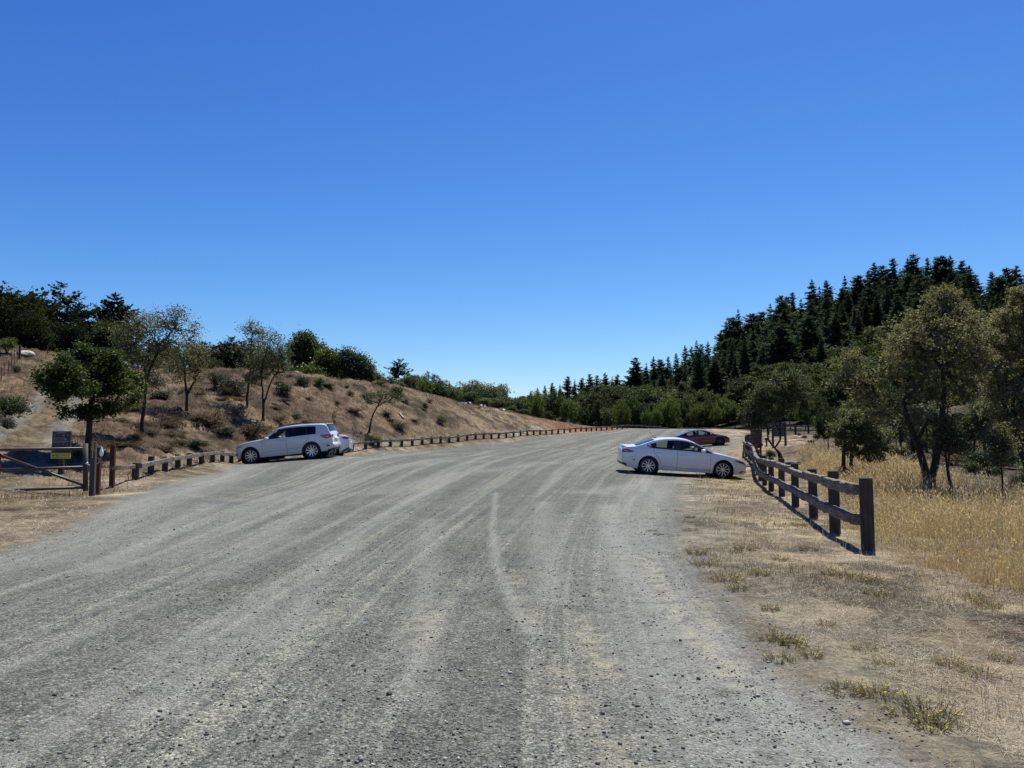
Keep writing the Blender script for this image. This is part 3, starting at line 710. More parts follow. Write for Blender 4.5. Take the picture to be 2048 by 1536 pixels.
def grow(trunks, lumps, nattr, twig=.006, rtrunk=None, sag=.06, shell=2.3):
    """grow limbs from the trunks to points filling the crown lumps"""
    pos_ = []; par = []; istr = []
    tops = []
    for tr in trunks:
        prev = -1 if not pos_ else 0
        for j, p in enumerate(tr):
            if j == 0:
                if pos_:
                    prev = int(np.argmin([np.linalg.norm(np.array(p) - q) for q in pos_])); b0 = istr[prev] * .8 + .2
                    if np.linalg.norm(np.array(p) - pos_[prev]) < .08: continue
                    prev = prev if np.linalg.norm(np.array(p) - pos_[prev]) < .6 else -1
                else: prev = -1
                b0 = istr[prev] if prev >= 0 else 0
                pos_.append(np.array(p, float)); par.append(prev); istr.append(b0); prev = len(pos_) - 1
            else:
                pp = pos_[prev]; k = max(1, int(np.linalg.norm(np.array(p) - pp) / .35))
                for s in range(1, k + 1):
                    q = pp + (np.array(p) - pp) * s / k
                    if s < k: q = q + rng.normal(0, .025, 3)
                    pos_.append(q); par.append(prev); istr.append(b0 + (1 - b0) * (j - 1 + s / k) / max(1, len(tr) - 1)); prev = len(pos_) - 1
        tops.append(prev)
    nt0 = len(pos_)
    vol = np.array([l[3] * l[4] * l[5] for l in lumps]) ** .75
    ch = rng.choice(len(lumps), nattr, p=vol / vol.sum())
    d = rng.normal(0, 1, (nattr, 3)); d /= np.linalg.norm(d, axis=1)[:, None]
    rad = rng.random(nattr) ** (1 / shell)
    Lm = np.array([l[:6] for l in lumps], float)
    Aq = Lm[ch, :3] + d * rad[:, None] * Lm[ch, 3:6]
    topp = np.array([pos_[t] for t in tops])
    order = np.argsort(np.min(np.linalg.norm(Aq[:, None] - topp[None], axis=2), 1))
    Aq = Aq[order]
    cap = nt0 + nattr * 4 + 8
    PN = np.zeros((cap, 3)); PN[:nt0] = pos_; n = nt0
    PAR = np.full(cap, -1); PAR[:nt0] = par
    pen = np.zeros(cap); pen[:nt0] = np.where(np.array(istr) < .55, 3.0, 0)
    ends = []
    for a in Aq:
        dd = PN[:n] - a
        dist = np.sqrt((dd ** 2).sum(1))
        cost = dist + pen[:n] + np.maximum(dd[:, 2], 0) * .7
        j = int(np.argmin(cost)); L = dist[j]
        k = 3 if L > .5 else (2 if L > .2 else 1)
        p0 = PN[j].copy(); prev = j
        bow = rng.normal(0, .10 * L, 3); bow[2] += .10 * L
        for s in range(1, k + 1):
            t = s / k
            PN[n] = p0 + (a - p0) * t + bow * (4 * t * (1 - t)) * .5
            PN[n, 2] -= sag * L * t * t * .3
            PAR[n] = prev; prev = n; n += 1
        ends.append(prev)
    PN = PN[:n]; PAR = PAR[:n]
    cnt = np.zeros(n)
    cnt[ends] += 1
    for i in range(n - 1, -1, -1):
        if PAR[i] >= 0: cnt[PAR[i]] += cnt[i]
    r = twig * np.maximum(cnt, .7) ** .5
    if rtrunk:
        rt = np.zeros(n); rt[:nt0] = rtrunk * (1 - .6 * np.array(istr)); r[:nt0] = rt[:nt0]
        r[:nt0] = np.minimum(r[:nt0], rtrunk * 1.15)
        z0 = PN[0, 2]; r[:nt0] *= 1 + .45 * np.exp(-(PN[:nt0, 2] - z0) / .18)
        r[nt0:] = np.minimum(r[nt0:], rtrunk * .62)
        r = np.minimum(r, rtrunk * 1.5)
    e = np.where(PAR >= 0)[0]
    V, Fq = tubes(PN[PAR[e]], PN[e], np.where(np.isin(PAR[e], np.arange(nt0)) & (e >= nt0), np.minimum(r[PAR[e]], r[e] * 1.5), r[PAR[e]]), r[e], 6)
    return V, Fq, PN, PAR, np.array(ends)

def leafcloud(PN, PAR, ends, per, sig, size, up=.6, asp=.55, flat=.75):
    e = PN[ends]; p = PN[PAR[ends]]
    k = len(ends) * per
    t = rng.random(k) ** .7
    i = np.repeat(np.arange(len(ends)), per)
    P = p[i] + (e[i] - p[i]) * (t[:, None] * 1.15) + rng.normal(0, 1, (k, 3)) * np.array([sig, sig, sig * flat])
    return leaves(P, size, up, asp)

def tree(name, label, cat, base, trunks, lumps, nattr, per, sig, size, lm, bm='bark', rtrunk=.1, twig=.006, up=.6, asp=.55, group=None, rz=0, cname='crown', tname='trunk', shell=2.3, bare=0):
    root = thing(name, label, cat, base, rz, group)
    V, Fq, PN, PAR, ends = grow(trunks, lumps, nattr, twig, rtrunk, shell=shell)
    mk(tname, V, [Fq], [M[bm]], smooth=True, parent=root)
    if bare: ends = ends[rng.random(len(ends)) > bare]
    V, Fq = leafcloud(PN, PAR, ends, per, sig, size, up, asp)
    mk(cname, V, [Fq], [M[lm]], parent=root)
    return root

def pxtree(name, label, cat, ub, vb, Y, trunks, lumps, nattr, per, sig, size, lm, dyr=.9, **kw):
    """crown outline in photo pixels at depth Y, given real depth of its own"""
    base = GU(ub, Y) if vb is None else hit(ub, vb, Y * .6)
    Y = base.y; base = GG(base.x, base.y); p0 = at(ub, 870, Y)
    vb2 = 870 + (EYE - base.z) / Y * F
    def L(u, v, dy=0): return ((u - ub) / F * Y, dy, (vb2 - v) / F * Y)
    tr = []
    for t in trunks:
        tr.append([L(*p) for p in t])
        if t is trunks[0]: tr[0][0] = (tr[0][0][0], tr[0][0][1], -.15)
    lm_ = []
    for i, l in enumerate(lumps):
        u, v, ru, rv = l[:4]; dy = l[4] if len(l) > 4 else rng.uniform(-.35, .35) * ru / F * Y
        x, _, z = L(u, v)
        lm_.append((x, dy, z, ru / F * Y, ru / F * Y * dyr, rv / F * Y))
    return tree(name, label, cat, base, tr, lm_, nattr, per, sig, size, lm, **kw)

def conifer_mesh(seed, H, R, nw, lm, low=.1, per=6, expo=.75, droop=.35, rise=.12, twl=.34, nseg=10, irr=.25, thin=.26, tmax=9.):
    r0 = np.random.default_rng(seed)
    Vs = []; bA = []; bB = []; ra = []; rb = []
    for w in range(nw):
        h = low + (1 - low) * (w + r0.uniform(-.3, .3)) / nw
        h = min(max(h, low * .8), .985)
        lenf = (1 - h) ** expo * (1 if h > low + .1 else .75)
        for k in range(per):
            if r0.random() < irr * .5: continue
            azm = r0.uniform(0, 6.283); L = R * lenf * r0.uniform(1 - irr * 1.6, 1 + irr * .7) + .12
            d = np.array([math.cos(azm), math.sin(azm), 0]); z0 = h * H
            s = (np.arange(nseg) + .5) / nseg
            zz = z0 + L * (rise * s - droop * s ** 2 + (.16 * s ** 4)) * (1 if h < .8 else .3) + (L * .22 * s if h > .85 else 0)
            P = d[None] * (L * s)[:, None]; P[:, 2] = zz
            sd = np.array([-d[1], d[0], 0])
            bA.append([0, 0, z0 - .05]); bB.append(P[-1]); ra.append(.012 + L * .011); rb.append(.006)
            for sg in (-1, 1):
                l = np.minimum(twl * L * (1 - s) ** .7 + .04 * L + .08, tmax) * r0.uniform(.6, 1.25, nseg)
                t = sd[None] * sg * .8 + d[None] * .62 + np.array([0, 0, -.28])[None] + r0.normal(0, .18, (nseg, 3))
                t /= np.linalg.norm(t, axis=1)[:, None]
                nrm = np.cross(t, d[None]); nrm /= np.linalg.norm(nrm, axis=1)[:, None] + 1e-9
                wv = np.cross(nrm, t) * (l * thin)[:, None] + r0.normal(0, .05, (nseg, 3)) * l[:, None]
                Vs.append(np.stack([P, P + t * (l * .55)[:, None] + wv, P + t * l[:, None], P + t * (l * .45)[:, None] - wv], 1).reshape(-1, 3))
            l = np.minimum(.2 * L, tmax * .7) * r0.uniform(.6, 1.2, nseg) + .06
            t = d[None] * .7 + np.array([0, 0, .3])[None] + r0.normal(0, .35, (nseg, 3)); t /= np.linalg.norm(t, axis=1)[:, None]
            wv = np.cross(t, r0.normal(0, 1, (nseg, 3))) * (l * .25)[:, None]
            Vs.append(np.stack([P, P + t * (l * .5)[:, None] + wv, P + t * l[:, None], P + t * (l * .5)[:, None] - wv], 1).reshape(-1, 3))
    # leader
    Vs.append(np.array([[-.05 * R, 0, H * .96], [0, .03 * R, H * .985], [0, 0, H * 1.01], [.05 * R, 0, H * .96]]))
    V = np.concatenate(Vs)
    return V, np.arange(len(V)).reshape(-1, 4), np.array(bA), np.array(bB), np.array(ra), np.array(rb)
def conifer(name, label, cat, base, H, R, nw, lm='needle', seed=1, group=None, rt=None, **kw):
    root = thing(name, label, cat, base, 0, group)
    V, Fq, a, b, ra, rb = conifer_mesh(seed, H, R, nw, lm, **kw)
    rt = rt or H * .014
    z = np.linspace(-.3, H * .97, 9); A = np.stack([np.zeros(8), np.zeros(8), z[:-1]], -1); B = np.stack([np.zeros(8), np.zeros(8), z[1:]], -1)
    rr_ = np.interp(z, [0, H], [rt, .02])
    TV, TF = tubes(np.concatenate([A, a]), np.concatenate([B, b]), np.concatenate([rr_[:-1], ra]), np.concatenate([rr_[1:], rb]), 5)
    mk('trunk', TV, [TF], [M['bark']], smooth=True, parent=root)
    mk('crown', V, [Fq], [M[lm]], parent=root)
    return root

# ---------------- near left
pxtree('round_tree', 'dense round green tree with dark trunk behind the gate and notice board', 'tree', 175, None, 25.5,
       [[(175, 945), (178, 900), (180, 850), (182, 800), (184, 760, .2)]],
       [(180, 755, 46, 40), (112, 775, 26, 20), (106, 798, 20, 14), (128, 745, 26, 20), (236, 770, 28, 22), (252, 794, 26, 14), (225, 745, 28, 22), (205, 715, 32, 18), (168, 705, 26, 16), (140, 722, 22, 16), (188, 822, 40, 14), (150, 818, 22, 18), (225, 815, 28, 16), (128, 835, 12, 9), (268, 806, 12, 8), (165, 775, 30, 24, -1.5), (205, 780, 36, 24, -1.5), (140, 765, 30, 26, -1.2), (180, 740, 34, 22, -1.4), (215, 760, 34, 26, 1.3), (150, 770, 34, 26, 1.3)],
       420, 72, .115, .085, 'maple', rtrunk=.125, twig=.0058, up=.9, asp=.75, shell=3.2)
pxtree('sparse_oak', 'tall sparse olive oak with slender dark trunk on the slope right of the round tree', 'tree', 283, 884, 31,
       [[(283, 884), (283, 840), (287, 790), (293, 745), (300, 700, .3)], [(293, 745), (318, 690, -.2), (345, 650)], [(289, 770), (270, 720, .4), (262, 690)]],
       [(300, 690, 46, 40), (330, 650, 40, 30), (348, 625, 24, 20), (270, 650, 38, 34), (250, 690, 34, 34), (305, 635, 36, 20), (372, 650, 22, 18), (235, 665, 24, 22), (290, 735, 48, 26), (345, 690, 34, 30), (262, 725, 36, 24), (310, 765, 36, 20), (380, 672, 20, 14)],
       520, 17, .16, .085, 'oak_pale', rtrunk=.085, twig=.0042, shell=1.7, group=None)
pxtree('sparse_oak', 'small forked olive oak standing higher on the slope above the low rail', 'tree', 374, 821, 42,
       [[(374, 821), (373, 795), (368, 760), (366, 730)], [(373, 790), (384, 760, .3), (390, 735)]],
       [(370, 720, 40, 34), (395, 735, 28, 24), (345, 730, 30, 26), (375, 690, 30, 22), (400, 705, 22, 18), (360, 755, 26, 16), (392, 760, 20, 14)],
       280, 14, .2, .11, 'oak_pale', rtrunk=.09, twig=.0055, shell=1.7)
pxtree('thin_tree', 'tall thin tree with airy grey green top on the slope', 'tree', 493, 816, 43,
       [[(493, 816), (496, 770), (499, 730), (500, 690), (500, 655)]],
       [(500, 660, 26, 20), (492, 690, 28, 20), (515, 680, 20, 24), (500, 640, 14, 10), (478, 655, 14, 8), (500, 725, 30, 26), (505, 755, 26, 18)],
       210, 13, .18, .12, 'oak_pale', rtrunk=.075, twig=.0055, shell=1.7)
pxtree('forked_tree', 'forked tree with loose olive crown on the slope directly above the white suv', 'tree', 526, 841, 41,
       [[(526, 841), (526, 806), (522, 770), (520, 735)], [(526, 808), (540, 775, -.3), (551, 745)]],
       [(530, 715, 42, 36), (555, 690, 28, 28), (515, 740, 30, 26), (550, 735, 32, 24), (540, 672, 22, 18), (500, 760, 20, 14), (560, 715, 20, 26)],
       360, 14, .18, .11, 'oak', rtrunk=.085, twig=.0055, shell=1.7)
pxtree('leaning_sapling', 'small twiggy tree with curved leaning trunk on the bare bank', 'tree', 738, 868, 50,
       [[(738, 868), (740, 850), (746, 828), (757, 808), (764, 795)], [(752, 815), (775, 800, .3)]],
       [(762, 785, 36, 18), (790, 792, 22, 14), (735, 795, 24, 16), (760, 800, 40, 14)],
       240, 5, .22, .10, 'oak_pale', rtrunk=.075, twig=.006, shell=1.6)
# ---------------- crest, left
def crest(name, label, cat, ub, Y, lumps, nattr, per, sig, size, lm, vb=None, tr=None, **kw):
    b = GU(ub, Y); vg = 870 + (EYE - b.z) / Y * F
    top = min(l[1] for l in lumps)
    tr = tr or [[(ub, vg), (ub + 1, (vg * 2 + top) / 3), (ub, (vg + top * 2) / 3)]]
    return pxtree(name, label, cat, ub, None, Y, tr, lumps, nattr, per, sig, size, lm, **kw)
crest('round_tree', 'dark round crowned tree on the crest, tallest left of the middle', 'tree', 607, 76, [(607, 690, 28, 26), (595, 708, 18, 18), (620, 705, 18, 20), (607, 672, 16, 10), (603, 722, 20, 14)], 260, 34, .3, .26, 'bay', rtrunk=.2, twig=.013)
crest('round_tree', 'yellow green leafy tree on the crest between two dark trees', 'tree', 655, 74, [(655, 715, 22, 16), (648, 735, 22, 16), (665, 740, 20, 18), (668, 722, 14, 10)], 170, 26, .32, .25, 'lime', rtrunk=.16, twig=.012)
crest('dark_oak', 'dark ragged oak with pointed tops on the crest', 'tree', 705, 73, [(692, 706, 16, 16), (685, 725, 16, 20), (712, 722, 20, 18), (725, 735, 22, 22), (700, 745, 24, 20), (735, 755, 16, 14)], 260, 26, .3, .22, 'bay', rtrunk=.18, twig=.012)
crest('low_tree', 'pale lime bush tree under the round tree on the crest', 'tree', 625, 68, [(618, 745, 18, 12), (635, 748, 14, 10)], 90, 24, .28, .22, 'lime', rtrunk=.09, twig=.01)
conifer('cedar', 'layered dark conifer standing alone above the middle of the tree line', 'tree', GU(797, 150), float(at(797, 717, 150).z - GU(797, 150).z), 5.2, 26, 'needle_far', 31, per=5, expo=.55, droop=.05, rise=.15, irr=.5, low=.2)
# tall conifers at the upper left
def con_at(name, label, u, vtop, Y, R, nw, lm, seed, **kw):
    kw.setdefault('tmax', .8); kw.setdefault('twl', .3)
    b = GU(u, Y); return conifer(name, label, 'conifer', b, float(at(u, vtop, Y).z - b.z), R, nw, lm, seed, **kw)
con_at('pine', 'tall open topped conifer against the sky at upper left', 112, 562, 84, 4.4, 30, 'needle', 41, per=4, expo=.75, droop=-.12, rise=.10, irr=.6, low=.12, twl=.3)
con_at('pine', 'slender leaning top conifer just right of the tall open one', 78, 618, 86, 3.2, 24, 'needle', 42, per=5, expo=.6, droop=-.15, rise=.1, irr=.5)
con_at('pine', 'shaggy conifer with upswept limbs between the tall one and the black fir', 152, 606, 88, 3.4, 26, 'needle', 43, per=5, expo=.5, droop=-.25, rise=.12, irr=.6)
con_at('fir', 'nearly black layered fir at upper left', 222, 583, 92, 5.0, 17, 'needle', 44, per=9, expo=.8, droop=-.12, rise=.16, irr=.22, low=.1, twl=.3, thin=.3, nseg=14)
con_at('cypress', 'dark cypress with slanting top at the left edge', 8, 588, 76, 5.0, 30, 'cypress', 45, per=9, expo=.6, droop=-.45, rise=.2, irr=.35, low=.04)
con_at('cypress', 'bushy dark cypress leaning in from the left edge', 38, 592, 80, 3.6, 28, 'cypress', 46, per=8, expo=.6, droop=-.4, rise=.2, irr=.4, low=.04)
crest('broad_cypress', 'wide dark evergreen spreading at the top of the dirt track', 'tree', 45, 73, [(15, 650, 46, 36), (55, 655, 34, 30), (78, 678, 20, 24), (15, 685, 46, 22), (50, 690, 36, 18), (-10, 622, 30, 22)], 420, 46, .36, .22, 'cypress', rtrunk=.25, twig=.012)
crest('broad_cypress', 'dark evergreen mass beneath the tall open conifer', 'tree', 125, 77, [(118, 672, 28, 26), (145, 680, 28, 24), (170, 696, 24, 18), (100, 690, 24, 20)], 330, 40, .36, .23, 'needle', rtrunk=.2, twig=.012)
crest('broad_cypress', 'dark evergreen behind the tall sparse oak', 'tree', 222, 78, [(215, 670, 28, 26), (200, 690, 26, 22), (240, 690, 26, 22), (190, 690, 14, 14)], 240, 36, .36, .24, 'bay', rtrunk=.2, twig=.012)
for i, (u, v, Y, R) in enumerate([(308, 690, 98, 2.2), (325, 680, 100, 2.0), (402, 682, 100, 1.8), (425, 690, 99, 2.2), (447, 685, 97, 2.2), (460, 672, 98, 1.7), (478, 682, 97, 1.6), (488, 690, 96, 1.8), (437, 705, 92, 2.4), (470, 700, 92, 2.4)]):
    con_at('cypress', ['pointed dark cypress in the clump behind the thin tree', 'narrow dark cypress behind the crown of the small forked oak'][u < 430] , u, v, Y, R, 18, 'cypress', 60 + i, per=8, expo=.45, droop=-.7, rise=.25, irr=.3, low=.02, nseg=7, group=['cypresses behind the thin tree', 'cypresses behind the forked oak'][u < 430])
# ---------------- shared far broadleaf and bush forms
def form(kind, n, lm, size, per, nattr, sq=1.0):
    out = []
    for i in range(n):
        lumps = [(0, 0, .62 * sq, .42, .42, .34 * sq)]
        for k in range(7):
            a = rng.uniform(0, 6.28); q = rng.uniform(.18, .36)
            lumps.append((math.cos(a) * q, math.sin(a) * q, rng.uniform(.3, .84) * sq, rng.uniform(.16, .26), rng.uniform(.16, .26), rng.uniform(.13, .22) * sq))
        lumps = [(a * 8, b * 8, c * 8, d * 8, e * 8, f * 8) for a, b, c, d, e, f in lumps]
        t = tree(kind, '', 'tree', (0, 0, -500), [[(0, 0, -.4), (.1, 0, 1.6 * sq), (.0, .1, 3 * sq)]], lumps, nattr, per, .30, size, lm, rtrunk=.2, twig=.014, shell=3.2)
        out.append(t)
    return out
FORMS = {'bay': form('bay_tree', 4, 'bay', .34, 30, 220), 'belt': form('bay_tree', 4, 'belt', .42, 30, 240), 'lime': form('young_tree', 2, 'lime', .34, 28, 200), 'oakd': form('live_oak', 3, 'oak', .30, 30, 240, .85)}
USED = set()
def place(kind, u, Y, vtop, wid=None, label='', group=None, name=None, sink=.0, var=None, cat='tree'):
    fm = FORMS[kind]; i = rng.integers(len(fm)) if var is None else var
    b = GU(u, Y); H = float(at(u, vtop, Y).z - b.z) * 1.06
    s = H / 7.6; w = s if wid is None else wid / F * Y / 7.6
    w = min(max(w, s * .62), s * 1.9)
    b.z -= sink
    return dup(fm[i], b, rng.uniform(0, 6.28), (w, w, s), label, group, cat, name)
for i, (u, Y, v, w, k) in enumerate([(262, 90, 690, 50, 'bay'), (300, 88, 700, 44, 'oakd'), (335, 92, 695, 50, 'bay'), (350, 86, 712, 40, 'oakd'), (385, 95, 690, 40, 'bay'), (405, 88, 708, 44, 'oakd'), (430, 84, 718, 36, 'bay'), (515, 92, 690, 36, 'bay'), (545, 88, 690, 46, 'oakd'), (575, 90, 696, 44, 'bay'), (590, 84, 728, 36, 'lime'), (560, 82, 728, 34, 'oakd'),
      (640, 92, 694, 44, 'bay'), (668, 88, 690, 40, 'oakd'), (735, 84, 730, 40, 'bay'), (755, 90, 738, 40, 'oakd'), (690, 80, 742, 34, 'lime'), (720, 78, 752, 36, 'bay'), (765, 82, 762, 34, 'bay'), (775, 86, 765, 40, 'lime'), (640, 80, 748, 30, 'lime'), (748, 74, 744, 34, 'oakd'), (772, 76, 754, 38, 'bay'), (793, 79, 758, 34, 'oakd'), (818, 82, 756, 40, 'bay'), (846, 85, 760, 40, 'lime'), (876, 88, 768, 42, 'bay'), (906, 91, 776, 40, 'lime'), (936, 94, 786, 42, 'bay'), (966, 97, 796, 40, 'lime'), (996, 100, 802, 40, 'bay'), (1024, 103, 812, 34, 'lime'), (1005, 112, 794, 44, 'bay'), (1014, 107, 804, 36, 'bay'), (982, 110, 792, 40, 'oakd'), (1048, 107, 818, 34, 'bay')]):
    place(k, u, Y, v, w, {'bay': 'dark green tree in the band along the left hill crest', 'lime': 'light green tree in the band along the left hill crest', 'oakd': 'olive tree in the band along the left hill crest'}[k], {'bay': 'dark crest trees', 'lime': 'light crest trees', 'oakd': 'olive crest trees'}[k])
GB = 'broadleaf trees along the far edge of the lot'
# tree line right of the crest (photo x 760..1060)
line = [(752, 84, 756, 40, 'oakd', 'olive bushy tree at the left start of the low tree line'), (775, 92, 760, 44, 'oakd', 'grey olive tree beneath the layered conifer'), (800, 90, 764, 46, 'bay', 'dark tree beside the leaning sapling top'), (820, 100, 752, 48, 'bay', 'dark green tree under the layered conifer'),
        (838, 98, 755, 40, 'lime', 'bright green tree in the low tree line'), (862, 104, 748, 52, 'bay', 'rounded green tree rising from the low tree line'), (885, 104, 765, 44, 'lime', 'light green tree left of the domed dark oak'),
        (848, 92, 772, 44, 'bay', 'mid green bushy tree in front of the rounded one'), (905, 100, 775, 46, 'lime', 'light green bushy tree before the domed dark oak'), (945, 135, 757, 128, 'oakd', 'broad domed dark oak in the middle distance'), (992, 140, 764, 34, 'oakd', 'small round headed tree right of the domed oak'),
        (925, 108, 788, 46, 'lime', 'low bright green tree below the domed oak'), (968, 118, 782, 60, 'bay', 'dark bushy tree below the domed oak'), (870, 88, 782, 40, 'bay', 'low dark bush tree at the end of the bare bank'), (955, 100, 806, 36, 'lime', 'small lime bush tree at the bank end'),
        (1000, 118, 792, 52, 'bay', 'dark bay tree right of the domed oak'), (1027, 116, 796, 44, 'bay', 'near black rounded tree at the end of the low tree line'), (1045, 130, 800, 40, 'lime', 'thin light tree at the end of the low tree line')]
for u, Y, v, w, k, lb in line: place(k, u, Y, v, w, lb)
# far edge of the lot (photo x 1050..1480)
for u, Y, v, w, k in [(1062, 150, 800, 44, 'bay'), (1085, 160, 783, 56, 'oakd'), (1110, 128, 795, 56, 'bay'), (1128, 150, 795, 50, 'oakd'), (1075, 126, 815, 40, 'lime'), (1148, 140, 800, 44, 'oakd'), (1140, 122, 818, 36, 'lime'), (1165, 125, 822, 34, 'bay'),
                      (1180, 165, 792, 46, 'oakd'), (1203, 130, 806, 48, 'bay'), (1222, 127, 812, 44, 'oakd'), (1248, 150, 792, 50, 'bay'), (1262, 128, 796, 52, 'bay'), (1280, 126, 812, 40, 'bay'), (1240, 124, 824, 30, 'lime'), (1300, 155, 802, 46, 'oakd'),
                      (1322, 122, 826, 36, 'lime'), (1345, 121, 822, 34, 'lime'), (1362, 130, 806, 38, 'bay'), (1376, 128, 818, 30, 'bay'), (1392, 120, 832, 30, 'lime'), (1422, 119, 806, 50, 'bay'), (1452, 118, 815, 44, 'lime'), (1470, 116, 826, 36, 'lime'), (1404, 118, 830, 34, 'lime'), (1436, 116, 832, 30, 'lime'),
                      (1490, 114, 822, 40, 'bay'), (1518, 110, 828, 36, 'lime'), (1560, 108, 800, 50, 'lime'), (1580, 112, 786, 50, 'bay'), (1610, 104, 812, 46, 'lime'), (1635, 100, 800, 52, 'bay'), (1310, 119, 838, 26, 'lime'), (1292, 118, 842, 24, 'lime'), (1098, 118, 828, 30, 'bay')]:
    place(k, u, Y, v - (19 if k == 'lime' else 5), w * .85, {'bay': 'dark green leafy tree in the row along the far edge of the lot', 'lime': 'light green leafy tree in the row along the far edge of the lot', 'oakd': 'dull olive tree in the row along the far edge of the lot'}[k], {'bay': 'dark trees along the far edge', 'lime': 'light trees along the far edge', 'oakd': 'olive trees along the far edge'}[k])
# wooded hillside: broadleaf belt
n = 0
belt = []
while n < 120:
    u = rng.uniform(1180, 2180); Y = rng.uniform(118, 205)
    if u < 1500 and Y < 140: continue
    lim = np.interp(u, [1200, 1300, 1480, 1600, 1750, 2100], [190, 175, 146, 160, 200, 150])
    if Y > lim: continue
    if any(abs(u - a) < 14 and abs(Y - b) < 9 for a, b in belt): continue
    belt.append((u, Y)); n += 1
    b = GU(u, Y); H = rng.uniform(5.5, 9.5); k = rng.choice(['belt', 'bay', 'oakd'], p=[.8, .1, .1]); fm = FORMS[k]
    w = H / 7.6 * rng.uniform(.95, 1.5)
    dup(fm[rng.integers(len(fm))], b, rng.uniform(0, 6.28), (w, w, H / 7.6), 'rounded broadleaf tree in the lower part of the wooded right hillside', 'broadleaf trees on the right hillside')
# far low ridge shrubs in the centre
for i in range(46):
    u = rng.uniform(1050, 1420); Y = rng.uniform(200, 330)
    b = GU(u, Y); H = rng.uniform(5, 9); fm = FORMS[['belt', 'oakd', 'belt'][i % 3]]
    dup(fm[rng.integers(len(fm))], b, rng.uniform(0, 6.28), (H / 6, H / 6, H / 7.6), 'small rounded tree on the low ridge in the middle distance', 'trees on the low middle ridge')
# conifers
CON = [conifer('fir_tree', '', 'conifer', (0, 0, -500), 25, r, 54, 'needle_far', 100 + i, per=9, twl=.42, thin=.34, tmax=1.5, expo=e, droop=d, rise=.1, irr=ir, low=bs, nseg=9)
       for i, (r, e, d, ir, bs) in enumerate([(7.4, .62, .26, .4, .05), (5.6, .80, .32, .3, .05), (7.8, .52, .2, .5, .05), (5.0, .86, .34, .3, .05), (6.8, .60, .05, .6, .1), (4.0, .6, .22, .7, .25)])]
def fir(u, Y, H, var, label, group):
    b = GU(u, Y); s = H / 25
    w = s * rng.uniform(.8, 1.3)
    if H < 18: w = s * 1.05
    dup(CON[var], b, rng.uniform(0, 6.28), (w, w, s), label, group, 'conifer')
sky = [(1062, 782), (1075, 775), (1090, 770), (1105, 765), (1120, 768), (1136, 752), (1150, 758), (1165, 755), (1180, 747), (1195, 750), (1210, 745), (1225, 752), (1236, 748), (1258, 757), (1270, 742), (1282, 744), (1292, 735),
       (1308, 712), (1322, 718), (1338, 712), (1354, 706), (1372, 690), (1385, 692), (1395, 680), (1405, 687), (1418, 682), (1432, 690), (1445, 660), (1455, 642), (1480, 617), (1468, 634), (1510, 626), (1530, 622), (1545, 606), (1565, 590), (1590, 584), (1578, 592),
       (1607, 597), (1630, 557), (1645, 572), (1660, 560), (1668, 574), (1697, 550), (1725, 550), (1745, 540), (1757, 524), (1775, 530), (1795, 516), (1825, 515), (1838, 507), (1865, 515), (1885, 520), (1895, 511), (1912, 510), (1935, 520), (1950, 530), (1962, 548), (1995, 543), (2010, 552), (2025, 535), (2045, 530), (2070, 525), (2100, 520), (2130, 530)]
for i, (u, v) in enumerate(sky):
    Y = float(np.interp(u, [1060, 1230, 1300, 1380, 1450, 1850, 2200], [470, 370, 310, 268, 240, 232, 225])) + rng.uniform(-8, 8)
    H = float(at(u, v, Y).z - GU(u, Y).z)
    far = u < 1300
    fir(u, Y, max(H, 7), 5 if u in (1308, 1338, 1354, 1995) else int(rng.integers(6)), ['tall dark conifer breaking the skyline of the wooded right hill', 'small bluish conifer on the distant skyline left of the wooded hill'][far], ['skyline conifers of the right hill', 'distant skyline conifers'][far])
n = 0; cl = []
while n < 230:
    u = rng.uniform(1250, 2180); Y = rng.uniform(140, 236)
    lim = np.interp(u, [1250, 1400, 1450, 1600, 1680, 1760, 1850, 2100], [225, 185, 150, 158, 172, 185, 165, 150])
    if Y < lim: continue
    if any(abs(u - a) < 13 and abs(Y - b) < 8 for a, b in cl): continue
    cl.append((u, Y)); n += 1
    vs = np.interp(u, [s[0] for s in sky], [s[1] for s in sky])
    Hm = float(at(u, vs + rng.uniform(14, 40) + (236 - Y) * .55, Y).z - GU(u, Y).z)
    H = min(rng.uniform(15, 27), Hm)
    if H < 6: continue
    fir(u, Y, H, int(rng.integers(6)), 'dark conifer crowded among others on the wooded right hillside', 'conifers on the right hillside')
for i in range(34):    # scattered firs lower on the slope
    u = rng.uniform(1270, 1700); Y = rng.uniform(140, 190)
    if u < 1330: Y += 20
    fir(u, Y, rng.uniform(8, 15), int(rng.integers(6)), 'short conifer standing among the broadleaf trees at the foot of the hill', 'short conifers at the hill foot')
